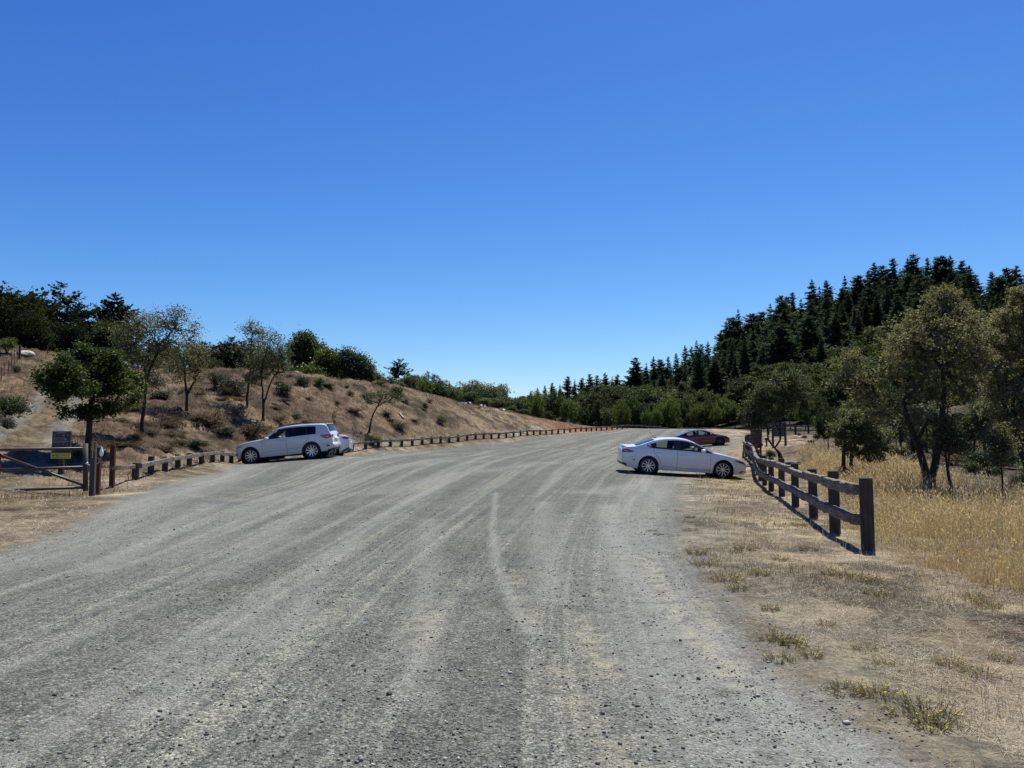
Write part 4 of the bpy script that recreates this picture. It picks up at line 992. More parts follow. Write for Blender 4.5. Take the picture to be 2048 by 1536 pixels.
# ---------------- right side trees
pxtree('spreading_oak', 'spreading olive oak with curved forked trunk behind the information board', 'tree', 1562, None, 36.5,
       [[(1563, 918), (1556, 905), (1548, 896)], [(1548, 896), (1538, 880, .2), (1534, 858), (1525, 835)], [(1549, 897), (1556, 880, -.2), (1559, 850), (1566, 820), (1572, 790)], [(1558, 860), (1550, 835, .4), (1543, 805)]],
       [(1545, 780, 44, 26), (1580, 768, 40, 24), (1515, 810, 32, 30), (1500, 835, 22, 28), (1608, 790, 26, 24), (1575, 800, 40, 28), (1530, 790, 34, 26), (1560, 752, 30, 14), (1510, 850, 20, 20), (1612, 812, 18, 14), (1590, 750, 22, 14), (1535, 830, 30, 22)],
       640, 22, .085, .10, 'oak', rtrunk=.11, twig=.005, shell=1.8)
pxtree('big_oak', 'big two stemmed oak rising from the golden grass right of the fence', 'tree', 1858, None, 21,
       [[(1852, 985), (1846, 940), (1832, 885), (1812, 830), (1806, 800)], [(1856, 985), (1866, 930), (1878, 880), (1884, 830), (1890, 780), (1888, 730)], [(1812, 830), (1780, 800, .5), (1745, 770)], [(1808, 805), (1830, 760, -.5), (1850, 710)], [(1888, 750), (1925, 710, .4), (1945, 690)], [(1846, 940), (1855, 880, .6), (1856, 840)], [(1890, 740), (1880, 690, .6), (1880, 640)]],
       [(1880, 640, 60, 42), (1905, 600, 50, 30), (1925, 645, 46, 40), (1850, 680, 56, 40), (1895, 700, 64, 46), (1945, 690, 40, 40), (1800, 700, 36, 40), (1830, 740, 44, 36), (1700, 715, 32, 26), (1690, 745, 26, 26), (1735, 760, 46, 34), (1770, 800, 44, 34), (1720, 795, 36, 26), (1875, 585, 26, 16), (1905, 575, 20, 14), (1960, 640, 30, 34), (1965, 720, 34, 34), (1790, 735, 34, 30), (1665, 770, 20, 18), (1760, 830, 34, 22), (1870, 780, 60, 40), (1930, 780, 44, 36), (1820, 820, 36, 24), (1880, 840, 44, 26), (1940, 740, 40, 36), (1865, 660, 66, 60, 1.1), (1890, 690, 66, 60, -1.0)],
       1900, 20, .055, .070, 'oak_pale', rtrunk=.115, twig=.0034, shell=1.8)
pxtree('bushy_oak', 'low bushy oak with two short stems in the golden grass behind the fence end', 'tree', 1692, None, 26,
       [[(1683, 948), (1685, 905), (1690, 870)], [(1700, 948), (1706, 905, .2), (1716, 875)]],
       [(1700, 850, 34, 30), (1730, 870, 36, 30), (1750, 895, 28, 22), (1690, 885, 24, 22), (1715, 905, 32, 14), (1745, 915, 24, 10), (1672, 862, 22, 26), (1725, 835, 26, 20), (1765, 870, 22, 18)],
       460, 30, .065, .08, 'oak', rtrunk=.08, twig=.005, shell=2.1)
pxtree('slim_oak', 'slim young tree with thin dark trunk right of the two stemmed oak', 'tree', 1894, None, 20,
       [[(1896, 1000), (1892, 950), (1888, 910), (1884, 870)], [(1891, 935), (1904, 910, .2)]],
       [(1885, 870, 32, 26), (1905, 890, 26, 20), (1870, 890, 22, 18), (1890, 840, 24, 20)], 190, 22, .10, .06, 'oak', rtrunk=.045, twig=.0036, shell=1.9)
pxtree('silver_sapling', 'grey green sapling with a very thin straight stem near the right edge', 'tree', 2000, None, 19.5,
       [[(2000, 1000), (1999, 960), (1997, 925), (1995, 890)]],
       [(1995, 905, 26, 24), (1985, 880, 24, 18), (2010, 885, 22, 20), (1998, 860, 20, 16), (1980, 920, 16, 14)], 190, 20, .10, .06, 'oak_pale', rtrunk=.028, twig=.003, shell=1.9)
pxtree('edge_oak', 'large oak with leaning dark trunk cut by the right edge', 'tree', 2062, None, 23,
       [[(2062, 975), (2048, 925), (2032, 880), (2022, 850)], [(2026, 860), (2040, 800, .3), (2055, 740), (2062, 690)], [(2024, 850), (2005, 800), (1998, 760)]],
       [(2050, 640, 56, 40), (2080, 620, 60, 50), (2030, 690, 50, 40), (2085, 720, 60, 60), (2020, 760, 46, 40), (1995, 790, 34, 30), (2050, 810, 56, 46), (2100, 820, 60, 60), (2015, 850, 44, 30), (1985, 830, 28, 22), (2050, 590, 40, 24), (2070, 870, 46, 26), (2010, 640, 22, 20), (1985, 705, 36, 34), (2000, 660, 32, 30), (1975, 745, 30, 26)],
       1650, 22, .06, .076, 'oak_pale', rtrunk=.13, twig=.0036, shell=1.8)
# understory behind the field
under = [(1655, 40, 812, 60, 'bay', 'dark bushy tree between the information board and the low bushy oak'), (1690, 52, 790, 70, 'oakd', 'olive tree behind the low bushy oak'), (1740, 56, 815, 66, 'bay', 'dark leafy tree behind the golden field'), (1790, 48, 838, 60, 'oakd', 'olive tree left of the two stemmed oak trunks'),
         (1835, 60, 800, 80, 'bay', 'shaded tree seen between the two oak stems'), (1890, 52, 822, 70, 'oakd', 'shaded olive tree right of the two oak stems'), (1940, 46, 835, 70, 'bay', 'dark leafy tree above the purple bank'), (1985, 56, 790, 90, 'oakd', 'tall shaded tree behind the sapling'), (2040, 44, 820, 90, 'bay', 'dark tree behind the leaning edge oak'), (2090, 50, 760, 110, 'oakd', 'tall olive tree beyond the right edge'),
         (1765, 74, 770, 80, 'bay', 'tall dark tree far behind the field'), (1870, 80, 740, 100, 'bay', 'tall shaded tree below the conifers'), (1960, 78, 730, 110, 'oakd', 'large shaded oak below the conifers at right'), (2050, 76, 700, 120, 'bay', 'large dark tree below the conifers at the right edge')]
for u, Y, v, w, k, lb in under: place(k, u, Y, v, w, lb)
for i, (u, Y, v) in enumerate([(1797, 42, 872), (1820, 40, 868), (1850, 44, 866), (1945, 38, 880), (1965, 36, 870)]):
    b = GU(u, Y); H = float(at(u, v - 34, Y).z - b.z)
    pxtree('thin_trunked_tree', ['spindly tree with bare lower trunk left of the two oak stems', 'second spindly tree left of the two oak stems, nearer them', 'spindly tree seen right between the oak stems', 'spindly tree above the dark shrubs at right', 'spindly tree left of the silver sapling'][i], 'tree', u, None, Y,
           [[(u, 870 + (EYE - b.z) / Y * F), (u + 2, v), (u, v - 30)]], [(u, v - 40, 24, 26), (u + 12, v - 25, 16, 14), (u - 12, v - 30, 16, 14)], 110, 22, .18, .13, 'oak', rtrunk=.07, twig=.006)
for f in [x for v in FORMS.values() for x in v] + CON:    # the source copies
    for c in list(f.children): bpy.data.objects.remove(c)
    bpy.data.objects.remove(f)
# ---------------- shrubs
def shrub_form(lm, nattr=90, per=30, sz=.06, sig=.09, tall=1.0):
    st = [[(0, 0, -.1), (rng.uniform(-.1, .1), rng.uniform(-.1, .1), .25)]]
    for k in range(4):
        a = rng.uniform(0, 6.28); st.append([(.04 * math.cos(a), .04 * math.sin(a), 0), (.3 * math.cos(a), .3 * math.sin(a), .4 * tall)])
    lumps = [(rng.uniform(-.25, .25), rng.uniform(-.25, .25), rng.uniform(.3, .65) * tall, .35, .35, .33 * tall) for _ in range(5)]
    t = tree('shrub', '', 'shrub', (0, 0, -500), st, lumps, nattr, per, sig, sz, lm, rtrunk=.022, twig=.004, cname='foliage', tname='stems')
    return t
SH = {'g': shrub_form('lime'), 'c': shrub_form('chaparral'), 'b': shrub_form('bay'), 'd': shrub_form('drybush', 110, 16), 'r': shrub_form('redbush'), 't': shrub_form('lime', 70, 24, .06, .08, 2.2)}
def shrub(k, u, v, hpx, wpx, label, Y=None, group=None):
    b = hit(u, v) if Y is None else GU(u, Y)
    b = GG(b.x, b.y); s = hpx / F * b.y / (1.0 if k != 't' else 2.1); w = wpx / F * b.y / 1.15
    dup(SH[k], b, rng.uniform(0, 6.28), (w, w, s), label, group, 'shrub')
for a in [('c', 15, 835, 58, 90, 'grey green shrub at the left edge beside the dirt track'), ('g', 25, 822, 40, 50, 'bright green shrub at the left edge beside the dirt track'), ('c', 30, 750, 24, 22, 'small grey shrub beside the rusty stakes'), ('g', 14, 712, 40, 40, 'light green shrub in front of the dark cypress at left'), ('c', 10, 862, 40, 40, 'low dark shrub at the lower left beside the track'),
          ('t', 668, 855, 42, 16, 'slim green bush just behind the roof of the white suv'), ('g', 745, 890, 26, 42, 'leafy green bush at the foot of the leaning sapling'), ('g', 883, 849, 22, 24, 'round green bush alone on the bare bank'), ('b', 852, 820, 18, 14, 'small dark bush high on the bare bank'), ('b', 676, 811, 12, 14, 'small dark bush on the slope above the suv'), ('b', 800, 795, 28, 40, 'wide dark bush at the top of the bank'),
          ('c', 452, 790, 44, 70, 'wide olive brush between the two slope oaks'), ('c', 430, 780, 36, 60, 'dull olive brush above the small forked oak'), ('b', 485, 782, 22, 44, 'dark brush behind the thin tree'), ('d', 420, 850, 40, 90, 'broad brown dry bush on the slope left of the suv'), ('d', 500, 872, 36, 70, 'brown dry bush below the forked tree'), ('c', 560, 790, 34, 50, 'olive brush right of the forked tree'),
          ('g', 292, 880, 16, 22, 'small green sprig at the foot of the tall sparse oak'), ('d', 700, 790, 14, 22, 'small brown bush on the crest'), ('c', 735, 800, 18, 40, 'grey brush on the bank beneath the dark oak'), ('d', 800, 858, 22, 50, 'dark brown brush patch on the bare bank'), ('b', 692, 778, 10, 12, 'tiny dark bush on the crest beneath the ragged oak'), ('c', 158, 925, 32, 34, 'dark leafy shrub behind the notice board'),
          ('g', 640, 775, 22, 34, 'green bush at the crest beneath the yellow green tree'), ('c', 600, 770, 26, 44, 'olive bush at the crest beneath the round tree'), ('c', 330, 800, 26, 60, 'olive brush behind the trunk of the tall sparse oak'), ('d', 340, 850, 30, 70, 'brown brush on the slope between two oak trunks'),
          ('c', 1538, 914, 22, 30, 'feathery grey green bush behind the fence by the oak trunk'), ('c', 1597, 872, 8, 12, 'small round sage bush below the far fence'), ('c', 1610, 878, 9, 16, 'second sage bush below the far fence'), ('b', 1634, 880, 11, 16, 'dark sage bush below the right end of the far fence'), ('c', 1622, 890, 12, 22, 'sage bush at the head of the golden field'),
          ('b', 1790, 918, 30, 44, 'dark green bush on the purple bank'), ('c', 1840, 925, 26, 60, 'grey brush on the bank behind the oak stems'), ('d', 1905, 930, 34, 80, 'dark purple brown brush at the field edge'), ('b', 1950, 950, 32, 50, 'dark leafy bush at the field edge near the sapling'), ('r', 2020, 985, 26, 34, 'red leaved bush near the right edge'), ('b', 2045, 990, 50, 60, 'dark green bush at the right edge beside the red one'),
          ('g', 1930, 905, 26, 60, 'sunlit green bush under the slim young tree'), ('b', 1980, 955, 26, 50, 'dark bush behind the sapling stem'), ('c', 1745, 908, 18, 40, 'grey brush behind the bushy oak'), ('c', 1680, 955, 28, 30, 'leafy sprouts around the stems of the bushy oak'), ('c', 1856, 990, 34, 24, 'leafy sprouts at the foot of the two stemmed oak'), ('d', 330, 905, 24, 60, 'brown brush behind the low rail at left')]:
    shrub(*a)
n = 0
while n < 110:
    u = rng.uniform(150, 1000); v = rng.uniform(740, 900)
    b = hit(u, v)
    if b.y > 100 or sdist(np.array([b.x]), np.array([b.y]), LOT)[0] > -1.5 or pdist(np.array([b.x]), np.array([b.y]), TRAIL)[0] < 2.2 or pdist(np.array([b.x]), np.array([b.y]), LF)[0] < 1.5: continue
    n += 1
    if u > 620 and rng.random() < .7: continue
    if fbm(b.x * .12, b.y * .12, 91, 3) < .45 and rng.random() < .7: continue
    k = ['d', 'c', 'd', 'd'][n % 4]
    shrub(k, u, v, rng.uniform(.25, .6) / b.y * F, rng.uniform(.7, 1.7) / b.y * F, {'d': 'low brown dry brush on the left slope', 'c': 'low grey green brush on the left slope'}[k], None, {'d': 'brown brush on the left slope', 'c': 'grey brush on the left slope'}[k])
for i in range(34):
    Y_ = rng.uniform(30, 60); u = rng.uniform(1700, 2120); p = GU(u, Y_)
    if sdist(np.array([p.x]), np.array([p.y]), FIELD)[0] > -1.5: continue
    k = ['b', 'c', 'b', 'g'][i % 4]; shrub(k, u, 0, rng.uniform(.7, 1.6) / Y_ * F, rng.uniform(1.2, 2.6) / Y_ * F, {'b': 'dark bush in the shade behind the golden field', 'c': 'grey bush in the shade behind the golden field', 'g': 'light green bush behind the golden field'}[k], Y_, {'b': 'dark bushes behind the field', 'c': 'grey bushes behind the field', 'g': 'light bushes behind the field'}[k])
for f in SH.values():
    for c in list(f.children): bpy.data.objects.remove(c)
    bpy.data.objects.remove(f)

# ---------------- roadside weeds with yellow flowers
def weed_form(nst, h, fl, seed, spread=.16):
    r0 = np.random.default_rng(seed)
    root = thing('weed_clump', '', 'weed', (0, 0, -500))
    th = r0.uniform(0, 6.28, nst); rad = spread * np.sqrt(r0.random(nst)); ln = r0.uniform(.1, .7, nst); hh = h * r0.uniform(.5, 1, nst)
    d = np.stack([np.cos(th), np.sin(th)], -1)
    A = np.concatenate([d * rad[:, None] * .5, np.full((nst, 1), -.02)], 1)
    B = A + np.stack([d[:, 0] * np.sin(ln), d[:, 1] * np.sin(ln), np.cos(ln)], -1) * hh[:, None]
    V, Fq = tubes(A, B, np.full(nst, .0028), np.full(nst, .0014), 3)
    t = r0.random((nst, 12, 1)); P = (A[:, None] + (B - A)[:, None] * t).reshape(-1, 3) + r0.normal(0, .012, (nst * 12, 3))
    LV, LF_ = leaves(P, .024, .4, .3)
    mk('foliage', np.concatenate([V, LV]), [Fq, LF_ + len(V)], [M['weed']], parent=root)
    k = B[:int(nst * fl)]
    if len(k):
        P = np.repeat(k, 5, 0) + r0.normal(0, .006, (len(k) * 5, 3)); FV, FF = leaves(P, .012, 1.2, .8)
        mk('flowers', FV, [FF], [M['flower']], parent=root)['kind'] = 'stuff'
    return root
WF = [weed_form(46, .2, .24, 1, .22), weed_form(60, .22, .26, 2, .32), weed_form(34, .14, .14, 3, .2), weed_form(30, .1, .0, 4, .2)]
wl = [(1410, 1130, 1, 1.2, 'flowering'), (1450, 1160, 1, 1.1, 'flowering'), (1395, 1108, 0, 1.0, 'flowering'), (1475, 1180, 0, 1.0, 'flowering'), (1560, 1282, 1, .9, 'flowering'), (1590, 1290, 0, .9, 'flowering'), (1620, 1312, 0, .85, 'flowering'), (1755, 1390, 1, .7, 'flowering'),
      (1845, 1430, 1, .95, 'flowering'), (1860, 1455, 2, 1, 'flowering'), (1690, 1385, 2, .9, 'leafy'), (1560, 1320, 2, .9, 'leafy'), (1700, 1155, 1, 1.0, 'flowering'), (1740, 1165, 0, 1, 'flowering'), (1660, 1150, 0, 1, 'flowering'), (1750, 1190, 0, .9, 'flowering'), (1770, 1195, 2, 1, 'flowering'),
      (1950, 1200, 1, 1, 'flowering'), (1980, 1215, 0, .9, 'flowering'), (1540, 1220, 0, .8, 'flowering'), (1490, 1100, 0, 1, 'flowering'), (1470, 1105, 2, 1, 'leafy'), (1330, 1020, 3, 1.0, 'flat'), (1355, 1022, 3, .9, 'flat'), (1305, 1038, 3, .8, 'flat'), (1306, 1062, 3, .9, 'flat'), (1380, 1060, 3, 1.5, 'flat'), (1375, 1045, 3, 1, 'flat'), (1380, 1035, 2, 1, 'leafy'), (1450, 1045, 3, 1.2, 'flat'),
      (1318, 1070, 3, .8, 'flat'), (1600, 1050, 0, 1, 'flowering'), (1620, 1100, 0, .9, 'flowering'), (1900, 1330, 0, .8, 'flowering'), (1960, 1350, 1, .7, 'flowering'), (2000, 1320, 0, .7, 'flowering'), (1770, 1330, 0, .6, 'flowering'), (1730, 1300, 2, .8, 'flowering'), (1650, 1250, 0, .7, 'flowering'), (1520, 1150, 0, .9, 'flowering'), (1560, 1120, 0, .8, 'flowering'), (1440, 970, 2, 1.2, 'leafy'), (1400, 962, 2, 1.1, 'leafy'), (1470, 963, 2, 1.2, 'leafy')]
WL = {'flowering': ('small weed clump dotted with yellow flowers on the dry roadside verge', 'yellow flowering weeds on the verge'), 'leafy': ('low leafy green weed without flowers on the dry verge', 'leafy weeds on the verge'), 'flat': ('flat green weed patch at the edge of the gravel', 'flat weeds at the gravel edge')}
for u, v, k, s, kind in wl:
    b = hit(u, v); b = GG(b.x, b.y); s *= rng.uniform(.85, 1.15)
    dup(WF[k], b, rng.uniform(0, 6.28), (s * .9, s * .9, s * (.35 if kind == 'flat' else .5)), WL[kind][0], WL[kind][1])
for f in WF:
    for c in list(f.children): bpy.data.objects.remove(c)
    bpy.data.objects.remove(f)
# ------------------------------------------------------------------ cars
def pch(pts):
    """monotone cubic through the points"""
    p = sorted(pts); x = np.array([a for a, _ in p], float); y = np.array([b for _, b in p], float)
    h = np.diff(x); dl = np.diff(y) / h; n = len(x); m = np.zeros(n)
    for i in range(1, n - 1):
        if dl[i - 1] * dl[i] > 0:
            w1 = 2 * h[i] + h[i - 1]; w2 = h[i] + 2 * h[i - 1]; m[i] = (w1 + w2) / (w1 / dl[i - 1] + w2 / dl[i])
    m[0] = dl[0]; m[-1] = dl[-1]
    def f(q):
        q = np.clip(np.asarray(q, float), x[0], x[-1]); i = np.clip(np.searchsorted(x, q) - 1, 0, n - 2)
        t = (q - x[i]) / h[i]
        return (2 * t ** 3 - 3 * t ** 2 + 1) * y[i] + (t ** 3 - 2 * t ** 2 + t) * h[i] * m[i] + (-2 * t ** 3 + 3 * t ** 2) * y[i + 1] + (t ** 3 - t ** 2) * h[i] * m[i + 1]
    return f
def paintmat(name, col, rough=.28, metal=0., dust=.12):
    m, nt, b = mat(name)
    z = nt.nodes.new('ShaderNodeSeparateXYZ'); lk(nt, objc(nt), z.inputs[0])
    nz = noise(nt, objc(nt), 3, 5)
    low = nd(nt, 'ShaderNodeMapRange', i_1=.75, i_2=.2); lk(nt, z.outputs[2], low.inputs[0])
    f = mth(nt, 'MULTIPLY', mth(nt, 'MULTIPLY', low.outputs[0], nz), dust * 4)
    lk(nt, mixc(nt, f, col, (.30, .28, .24)), b.inputs['Base Color'])
    b.inputs['Roughness'].default_value = rough; b.inputs['Metallic'].default_value = metal
    b.inputs['Coat Weight'].default_value = .7; b.inputs['Coat Roughness'].default_value = .04
    return m
def glassmat(name, tint, rough=.0):
    m = bpy.data.materials.new(name); m.use_nodes = True; nt = m.node_tree; nt.nodes.clear()
    t = nt.nodes.new('ShaderNodeBsdfTransparent'); t.inputs[0].default_value = (*tint, 1)
    g = nt.nodes.new('ShaderNodeBsdfGlossy'); g.inputs['Roughness'].default_value = .02
    fr = nd(nt, 'ShaderNodeFresnel', i_IOR=1.5)
    mx = nt.nodes.new('ShaderNodeMixShader'); lk(nt, fr.outputs[0], mx.inputs[0]); lk(nt, t.outputs[0], mx.inputs[1]); lk(nt, g.outputs[0], mx.inputs[2])
    o = nt.nodes.new('ShaderNodeOutputMaterial'); lk(nt, mx.outputs[0], o.inputs[0]); return m
CM = {'white': paintmat('white_paint', (.70, .70, .69)), 'suvwhite': paintmat('warm_white_paint', (.62, .62, .60)), 'silver': paintmat('pale_silver_paint', (.64, .66, .68)), 'red': paintmat('red_paint', (.15, .003, .008), .25, 0, .0),
      'glass': glassmat('clear_window', (.62, .68, .66)), 'tint': glassmat('dark_window', (.02, .022, .025)), 'black': plain('black_trim', (.012, .012, .013), .4), 'tyre': plain('tyre_rubber', (.016, .016, .017), .8, 0, 0, .3, 20),
      'rim': plain('alloy', (.62, .63, .65), .28, .85), 'rimdark': plain('dark_alloy', (.10, .10, .11), .4, .6), 'well': plain('wheel_well', (.008, .008, .008), .95), 'seat': plain('car_seat', (.022, .022, .024), .75),
      'lampred': plain('red_lens', (.28, .008, .015), .12, 0, 1), 'lampclear': plain('clear_lens', (.42, .44, .48), .08, .4, 1), 'lampdark': plain('dark_lens', (.05, .055, .07), .08, .2, 1), 'amber': plain('amber_lens', (.55, .13, .05), .15, 0, 1),
      'chrome': plain('chrome', (.75, .75, .76), .12, 1.), 'roofglass': plain('roof_glass', (.012, .015, .022), .06, 0, 1, .05), 'plate': plain('number_plate', (.7, .7, .68), .5), 'green': plain('green_badge', (.18, .30, .22), .3, .3)}

def car(name, label, S, loc, rz, group=None):
    """loc: ground point under the wheelbase centre"""
    wb = S['wb']; R = S['R']; arch = S['arch']; half = wb / 2
    zt, zs, wd, sill = pch(S['top']), pch(S['shoulder']), pch(S['width']), pch(S['sill'])
    gz_ = pch(S.get('sect', [(.1, .90), (.3, .962), (.52, 1.0), (.72, .993), (1.1, .94)])); tum = S['tum']
    x0, x1 = S['top'][0][0], S['top'][-1][0]
    x0, x1 = min(x0, x1), max(x0, x1)
    dlo, dhi = pch(S['dlo_lo']), pch(S['dlo_hi']); d0, d1 = S['dlo']
    def Ys(x, z):
        x = np.asarray(x, float); z = np.asarray(z, float); s = zs(x); yb = wd(x) * gz_(s)
        return np.where(z <= s, wd(x) * gz_(z), np.maximum(yb - (z - s) * tum, .05))
    xs = list(np.linspace(x0, x1, 64)) + [d0 - .002, d0 + .002, d1 - .002, d1 + .002, x0 + .03, x1 - .03, x0 + .08, x1 - .08]
    for a, b in S['windows']: xs += [a - .001, b + .001]
    for a, b in (S['ws'], S['rw']): xs += [a, b]
    for c in (-half, half):
        xs += [c - arch - .003, c + arch + .003] + [c + arch * .999 * math.cos(t) for t in np.linspace(0, math.pi, 19)]
    xs = np.unique(np.round([x for x in xs if x0 <= x <= x1], 4))
    nL = 9
    def zbot(x):
        b = sill(x)
        for c in (-half, half):
            dx = np.abs(x - c); b = np.where(dx < arch, np.maximum(b, S['zc'] + np.sqrt(np.maximum(arch ** 2 - dx ** 2, 0))), b)
        return np.minimum(b, zs(x) - .03)
    rows = []
    zb, sh, tp = zbot(xs), zs(xs), zt(xs)
    zr = np.maximum(sh + .004, tp - S.get('rail', .045))
    zr = np.minimum(zr, tp - .003)
    for k in range(nL):
        z = zb + (sh - zb) * (k / (nL - 1)); rows.append((Ys(xs, z), z))
    ind = (xs >= d0) & (xs <= d1)
    lo = np.where(ind, np.maximum(dlo(xs), sh + .012), sh + (zr - sh) * .3)
    hi = np.where(ind, np.minimum(dhi(xs), zr - .012), sh + (zr - sh) * .7)
    hi = np.maximum(hi, lo)
    lo = np.minimum(lo, zr - .002); hi = np.minimum(hi, zr - .001)
    for z in (lo, lo + (hi - lo) / 3, lo + (hi - lo) * 2 / 3, hi, zr): rows.append((Ys(xs, z), z))
    yr = Ys(xs, zr); nC = 7
    for k in range(1, nC + 1):
        f = k / nC; f2 = .09 if k == 1 else .09 + .91 * (k - 1) / (nC - 1)
        rows.append((yr * (1 - f2), zr + (tp - zr) * (1 - (1 - f2) ** S.get('crown', 2.4))))
    nr = len(rows); nc = len(xs)
    V = np.zeros((nr, nc, 3)); V[..., 0] = xs
    for k, (y, z) in enumerate(rows): V[k, :, 1] = y; V[k, :, 2] = z
    Vr = V.reshape(-1, 3); Vl = Vr * np.array([1, -1, 1]); VV = np.concatenate([Vr, Vl]); off = len(Vr)
    tags = {}
    for k in range(nr - 1):
        for i in range(nc - 1):
            xc = (xs[i] + xs[i + 1]) / 2; t = 'body'
            if nL <= k < nL + 3 and d0 < xc < d1:
                t = 'pillar'
                for j, (a, b) in enumerate(S['windows']):
                    if a < xc < b: t = 'w%d' % j
            elif k >= nL + 5:
                if S['ws'][0] < xc < S['ws'][1]: t = 'ws'
                elif S['rw'][0] < xc < S['rw'][1]: t = 'rw'
                elif S.get('roof') and S['rw'][1] <= xc <= S['ws'][0]: t = 'roof'
            a = k * nc + i; q = (a, a + 1, a + 1 + nc, a + nc)
            pts = VV[list(q)]
            if np.linalg.norm(np.cross(pts[2] - pts[0], pts[3] - pts[1])) < 1e-6: continue
            if t[0] == 'w' and t[1].isdigit():
                tags.setdefault(t + 'a', []).append(q[::-1]); tags.setdefault(t + 'b', []).append(tuple(v + off for v in q))
            else:
                tags.setdefault(t, []).append(q[::-1]); tags[t].append(tuple(v + off for v in q))
    for i, fl in ((0, 0), (nc - 1, 1)):
        for k in range(nr - 1):
            a, b = k * nc + i, (k + 1) * nc + i; q = (a, b, b + off, a + off)
            tags['body'].append(q if fl == 0 else q[::-1])
    root = thing(name, label, S['cat'], (0, 0, 0), 0, group)
    def part(nm, fs, m, par=None, smooth=True):
        fs = np.array(fs); used = np.unique(fs); mp = np.zeros(len(VV), int); mp[used] = np.arange(len(used))
        o = mk(nm, VV[used], [mp[fs]], [m], smooth=smooth, parent=par or root); o.data.set_sharp_from_angle(angle=math.radians(38)); return o
    body = part('body', tags['body'], CM[S['paint']])
    if 'pillar' in tags: part('pillar_trim', tags['pillar'], CM['black'])
    for j in range(len(S['windows'])):
        for s in 'ab':
            if 'w%d%s' % (j, s) in tags: part('side_window', tags['w%d%s' % (j, s)], CM[S['wglass'][j]])
    if 'ws' in tags: part('windshield', tags['ws'], CM['glass'])
    if 'rw' in tags: part('rear_window', tags['rw'], CM[S.get('rglass', 'tint')])
    if 'roof' in tags: part('roof_panel', tags['roof'], CM['roofglass'])
    # wells, underside, cabin
    mb = MB()
    for c in (-half, half):
        for s in (-1, 1):
            yo = float(Ys(c, .75)) - .03
            mb.lathe([(arch + .03, s * yo), (arch + .03, s * (yo - .34)), (.02, s * (yo - .34))], 28, 0, 'y', (c, 0, S['zc']))
    mb.box(((x0 + x1) / 2, 0, .235), ((x1 - x0) * .82, wd(0) * 1.62, .07)); mb.build('underbody', CM['well'], root)
    mb = MB(); f0, f1 = S['rw'][0] + .25, S['ws'][1] - .1
    for s in (-1, 1): mb.box(((f0 + f1) / 2, s * (float(Ys(0, .7)) - .09), (.3 + float(zs(0))) / 2 - .01), (f1 - f0 - .3, .05, float(zs(0)) - .34))
    mb.box(((f0 + f1) / 2, 0, .33), (f1 - f0, 1.4, .05)); mb.cbox((f1 - .38, 0, float(zs(f1)) - .13), (.46, 1.42, .24), .05)
    mb.box((f0 + .1, 0, float(zs(f0)) - .2), (.5, 1.36, .1)); mb.build('cabin_trim', CM['seat'], root)
    for sx in S['seats']:
        for s in (-1, 1):
            mb = MB(); c = s * .37
            mb.cbox((sx + .24, c, .5), (.5, .48, .16), .04); Rm = Matrix.Rotation(math.radians(-14), 3, 'Y')
            mb.cbox((sx - .08, c, .78), (.14, .48, .58), .05, Rm); mb.cbox((sx - .19, c, S.get('head', 1.16)), (.09, .26, .17), .03, Rm)
            mb.build('seat', CM['seat'], root)
    mb = MB(); sx = S['seats'][0] + .55
    mb.tube([(sx + .12 * math.sin(t) * .35, .37 + .18 * math.cos(t), .93 + .18 * math.sin(t)) for t in np.linspace(0, 6.2832, 17)], .014, 6, 0, False); mb.tube([(sx, .37, .93), (sx + .25, .37, .84)], .03, 6)
    mb.build('steering_wheel', CM['seat'], root)
    # wheels
    for c in (-half, half):
        for s in (-1, 1):
            yo = s * (float(Ys(c + arch + .02, .5)) - .03); T = S['tw']
            def YY(d): return yo - s * d
            mb = MB(); rr_ = S['rim']
            mb.lathe([(rr_, YY(.012)), (rr_ + .02, YY(.0)), (R - .05, YY(-.008)), (R - .015, YY(.012)), (R, YY(.045)), (R, YY(T - .045)), (R - .02, YY(T - .01)), (rr_, YY(T))], 40, 0, 'y', (c, 0, R))
            ty = mb.build('wheel', CM['tyre'], root, True); ty.data.set_sharp_from_angle(angle=math.radians(50))
            mb = MB()
            mb.lathe([(rr_ + .004, YY(.008)), (rr_ - .012, YY(.0)), (rr_ - .02, YY(.012)), (rr_ - .022, YY(.03))], 40, 0, 'y', (c, 0, R))
            mb.lathe([(.001, YY(.018)), (.05, YY(.02)), (.062, YY(.035)), (.062, YY(.09))], 16, 0, 'y', (c, 0, R))
            ns = S['spokes']
            for k in range(ns):
                a = 2 * math.pi * k / ns + .2; ca, sa = math.cos(a), math.sin(a)
                def P(r, t, d): return (c + r * ca - t * sa, YY(d), R + r * sa + t * ca)
                w0, w1 = S.get('spw', (.011, .015)); rl = rr_ - .024
                mb.add([P(.05, -w0, .03), P(.05, w0, .03), P(rl, w1, .014), P(rl, -w1, .014), P(.05, -w0 * 1.3, .06), P(.05, w0 * 1.3, .06), P(rl, w1 * 1.2, .05), P(rl, -w1 * 1.2, .05)],
                       [(0, 1, 2, 3), (4, 7, 6, 5), (0, 4, 5, 1), (1, 5, 6, 2), (2, 6, 7, 3), (3, 7, 4, 0)])
            mb.build('rim', CM[S.get('rimmat', 'rim')], ty)
            mb = MB(); mb.lathe([(.001, YY(.10)), (rr_ - .04, YY(.10)), (rr_ - .04, YY(.13))], 24, 0, 'y', (c, 0, R)); mb.build('brake_disc', CM['well'], ty)
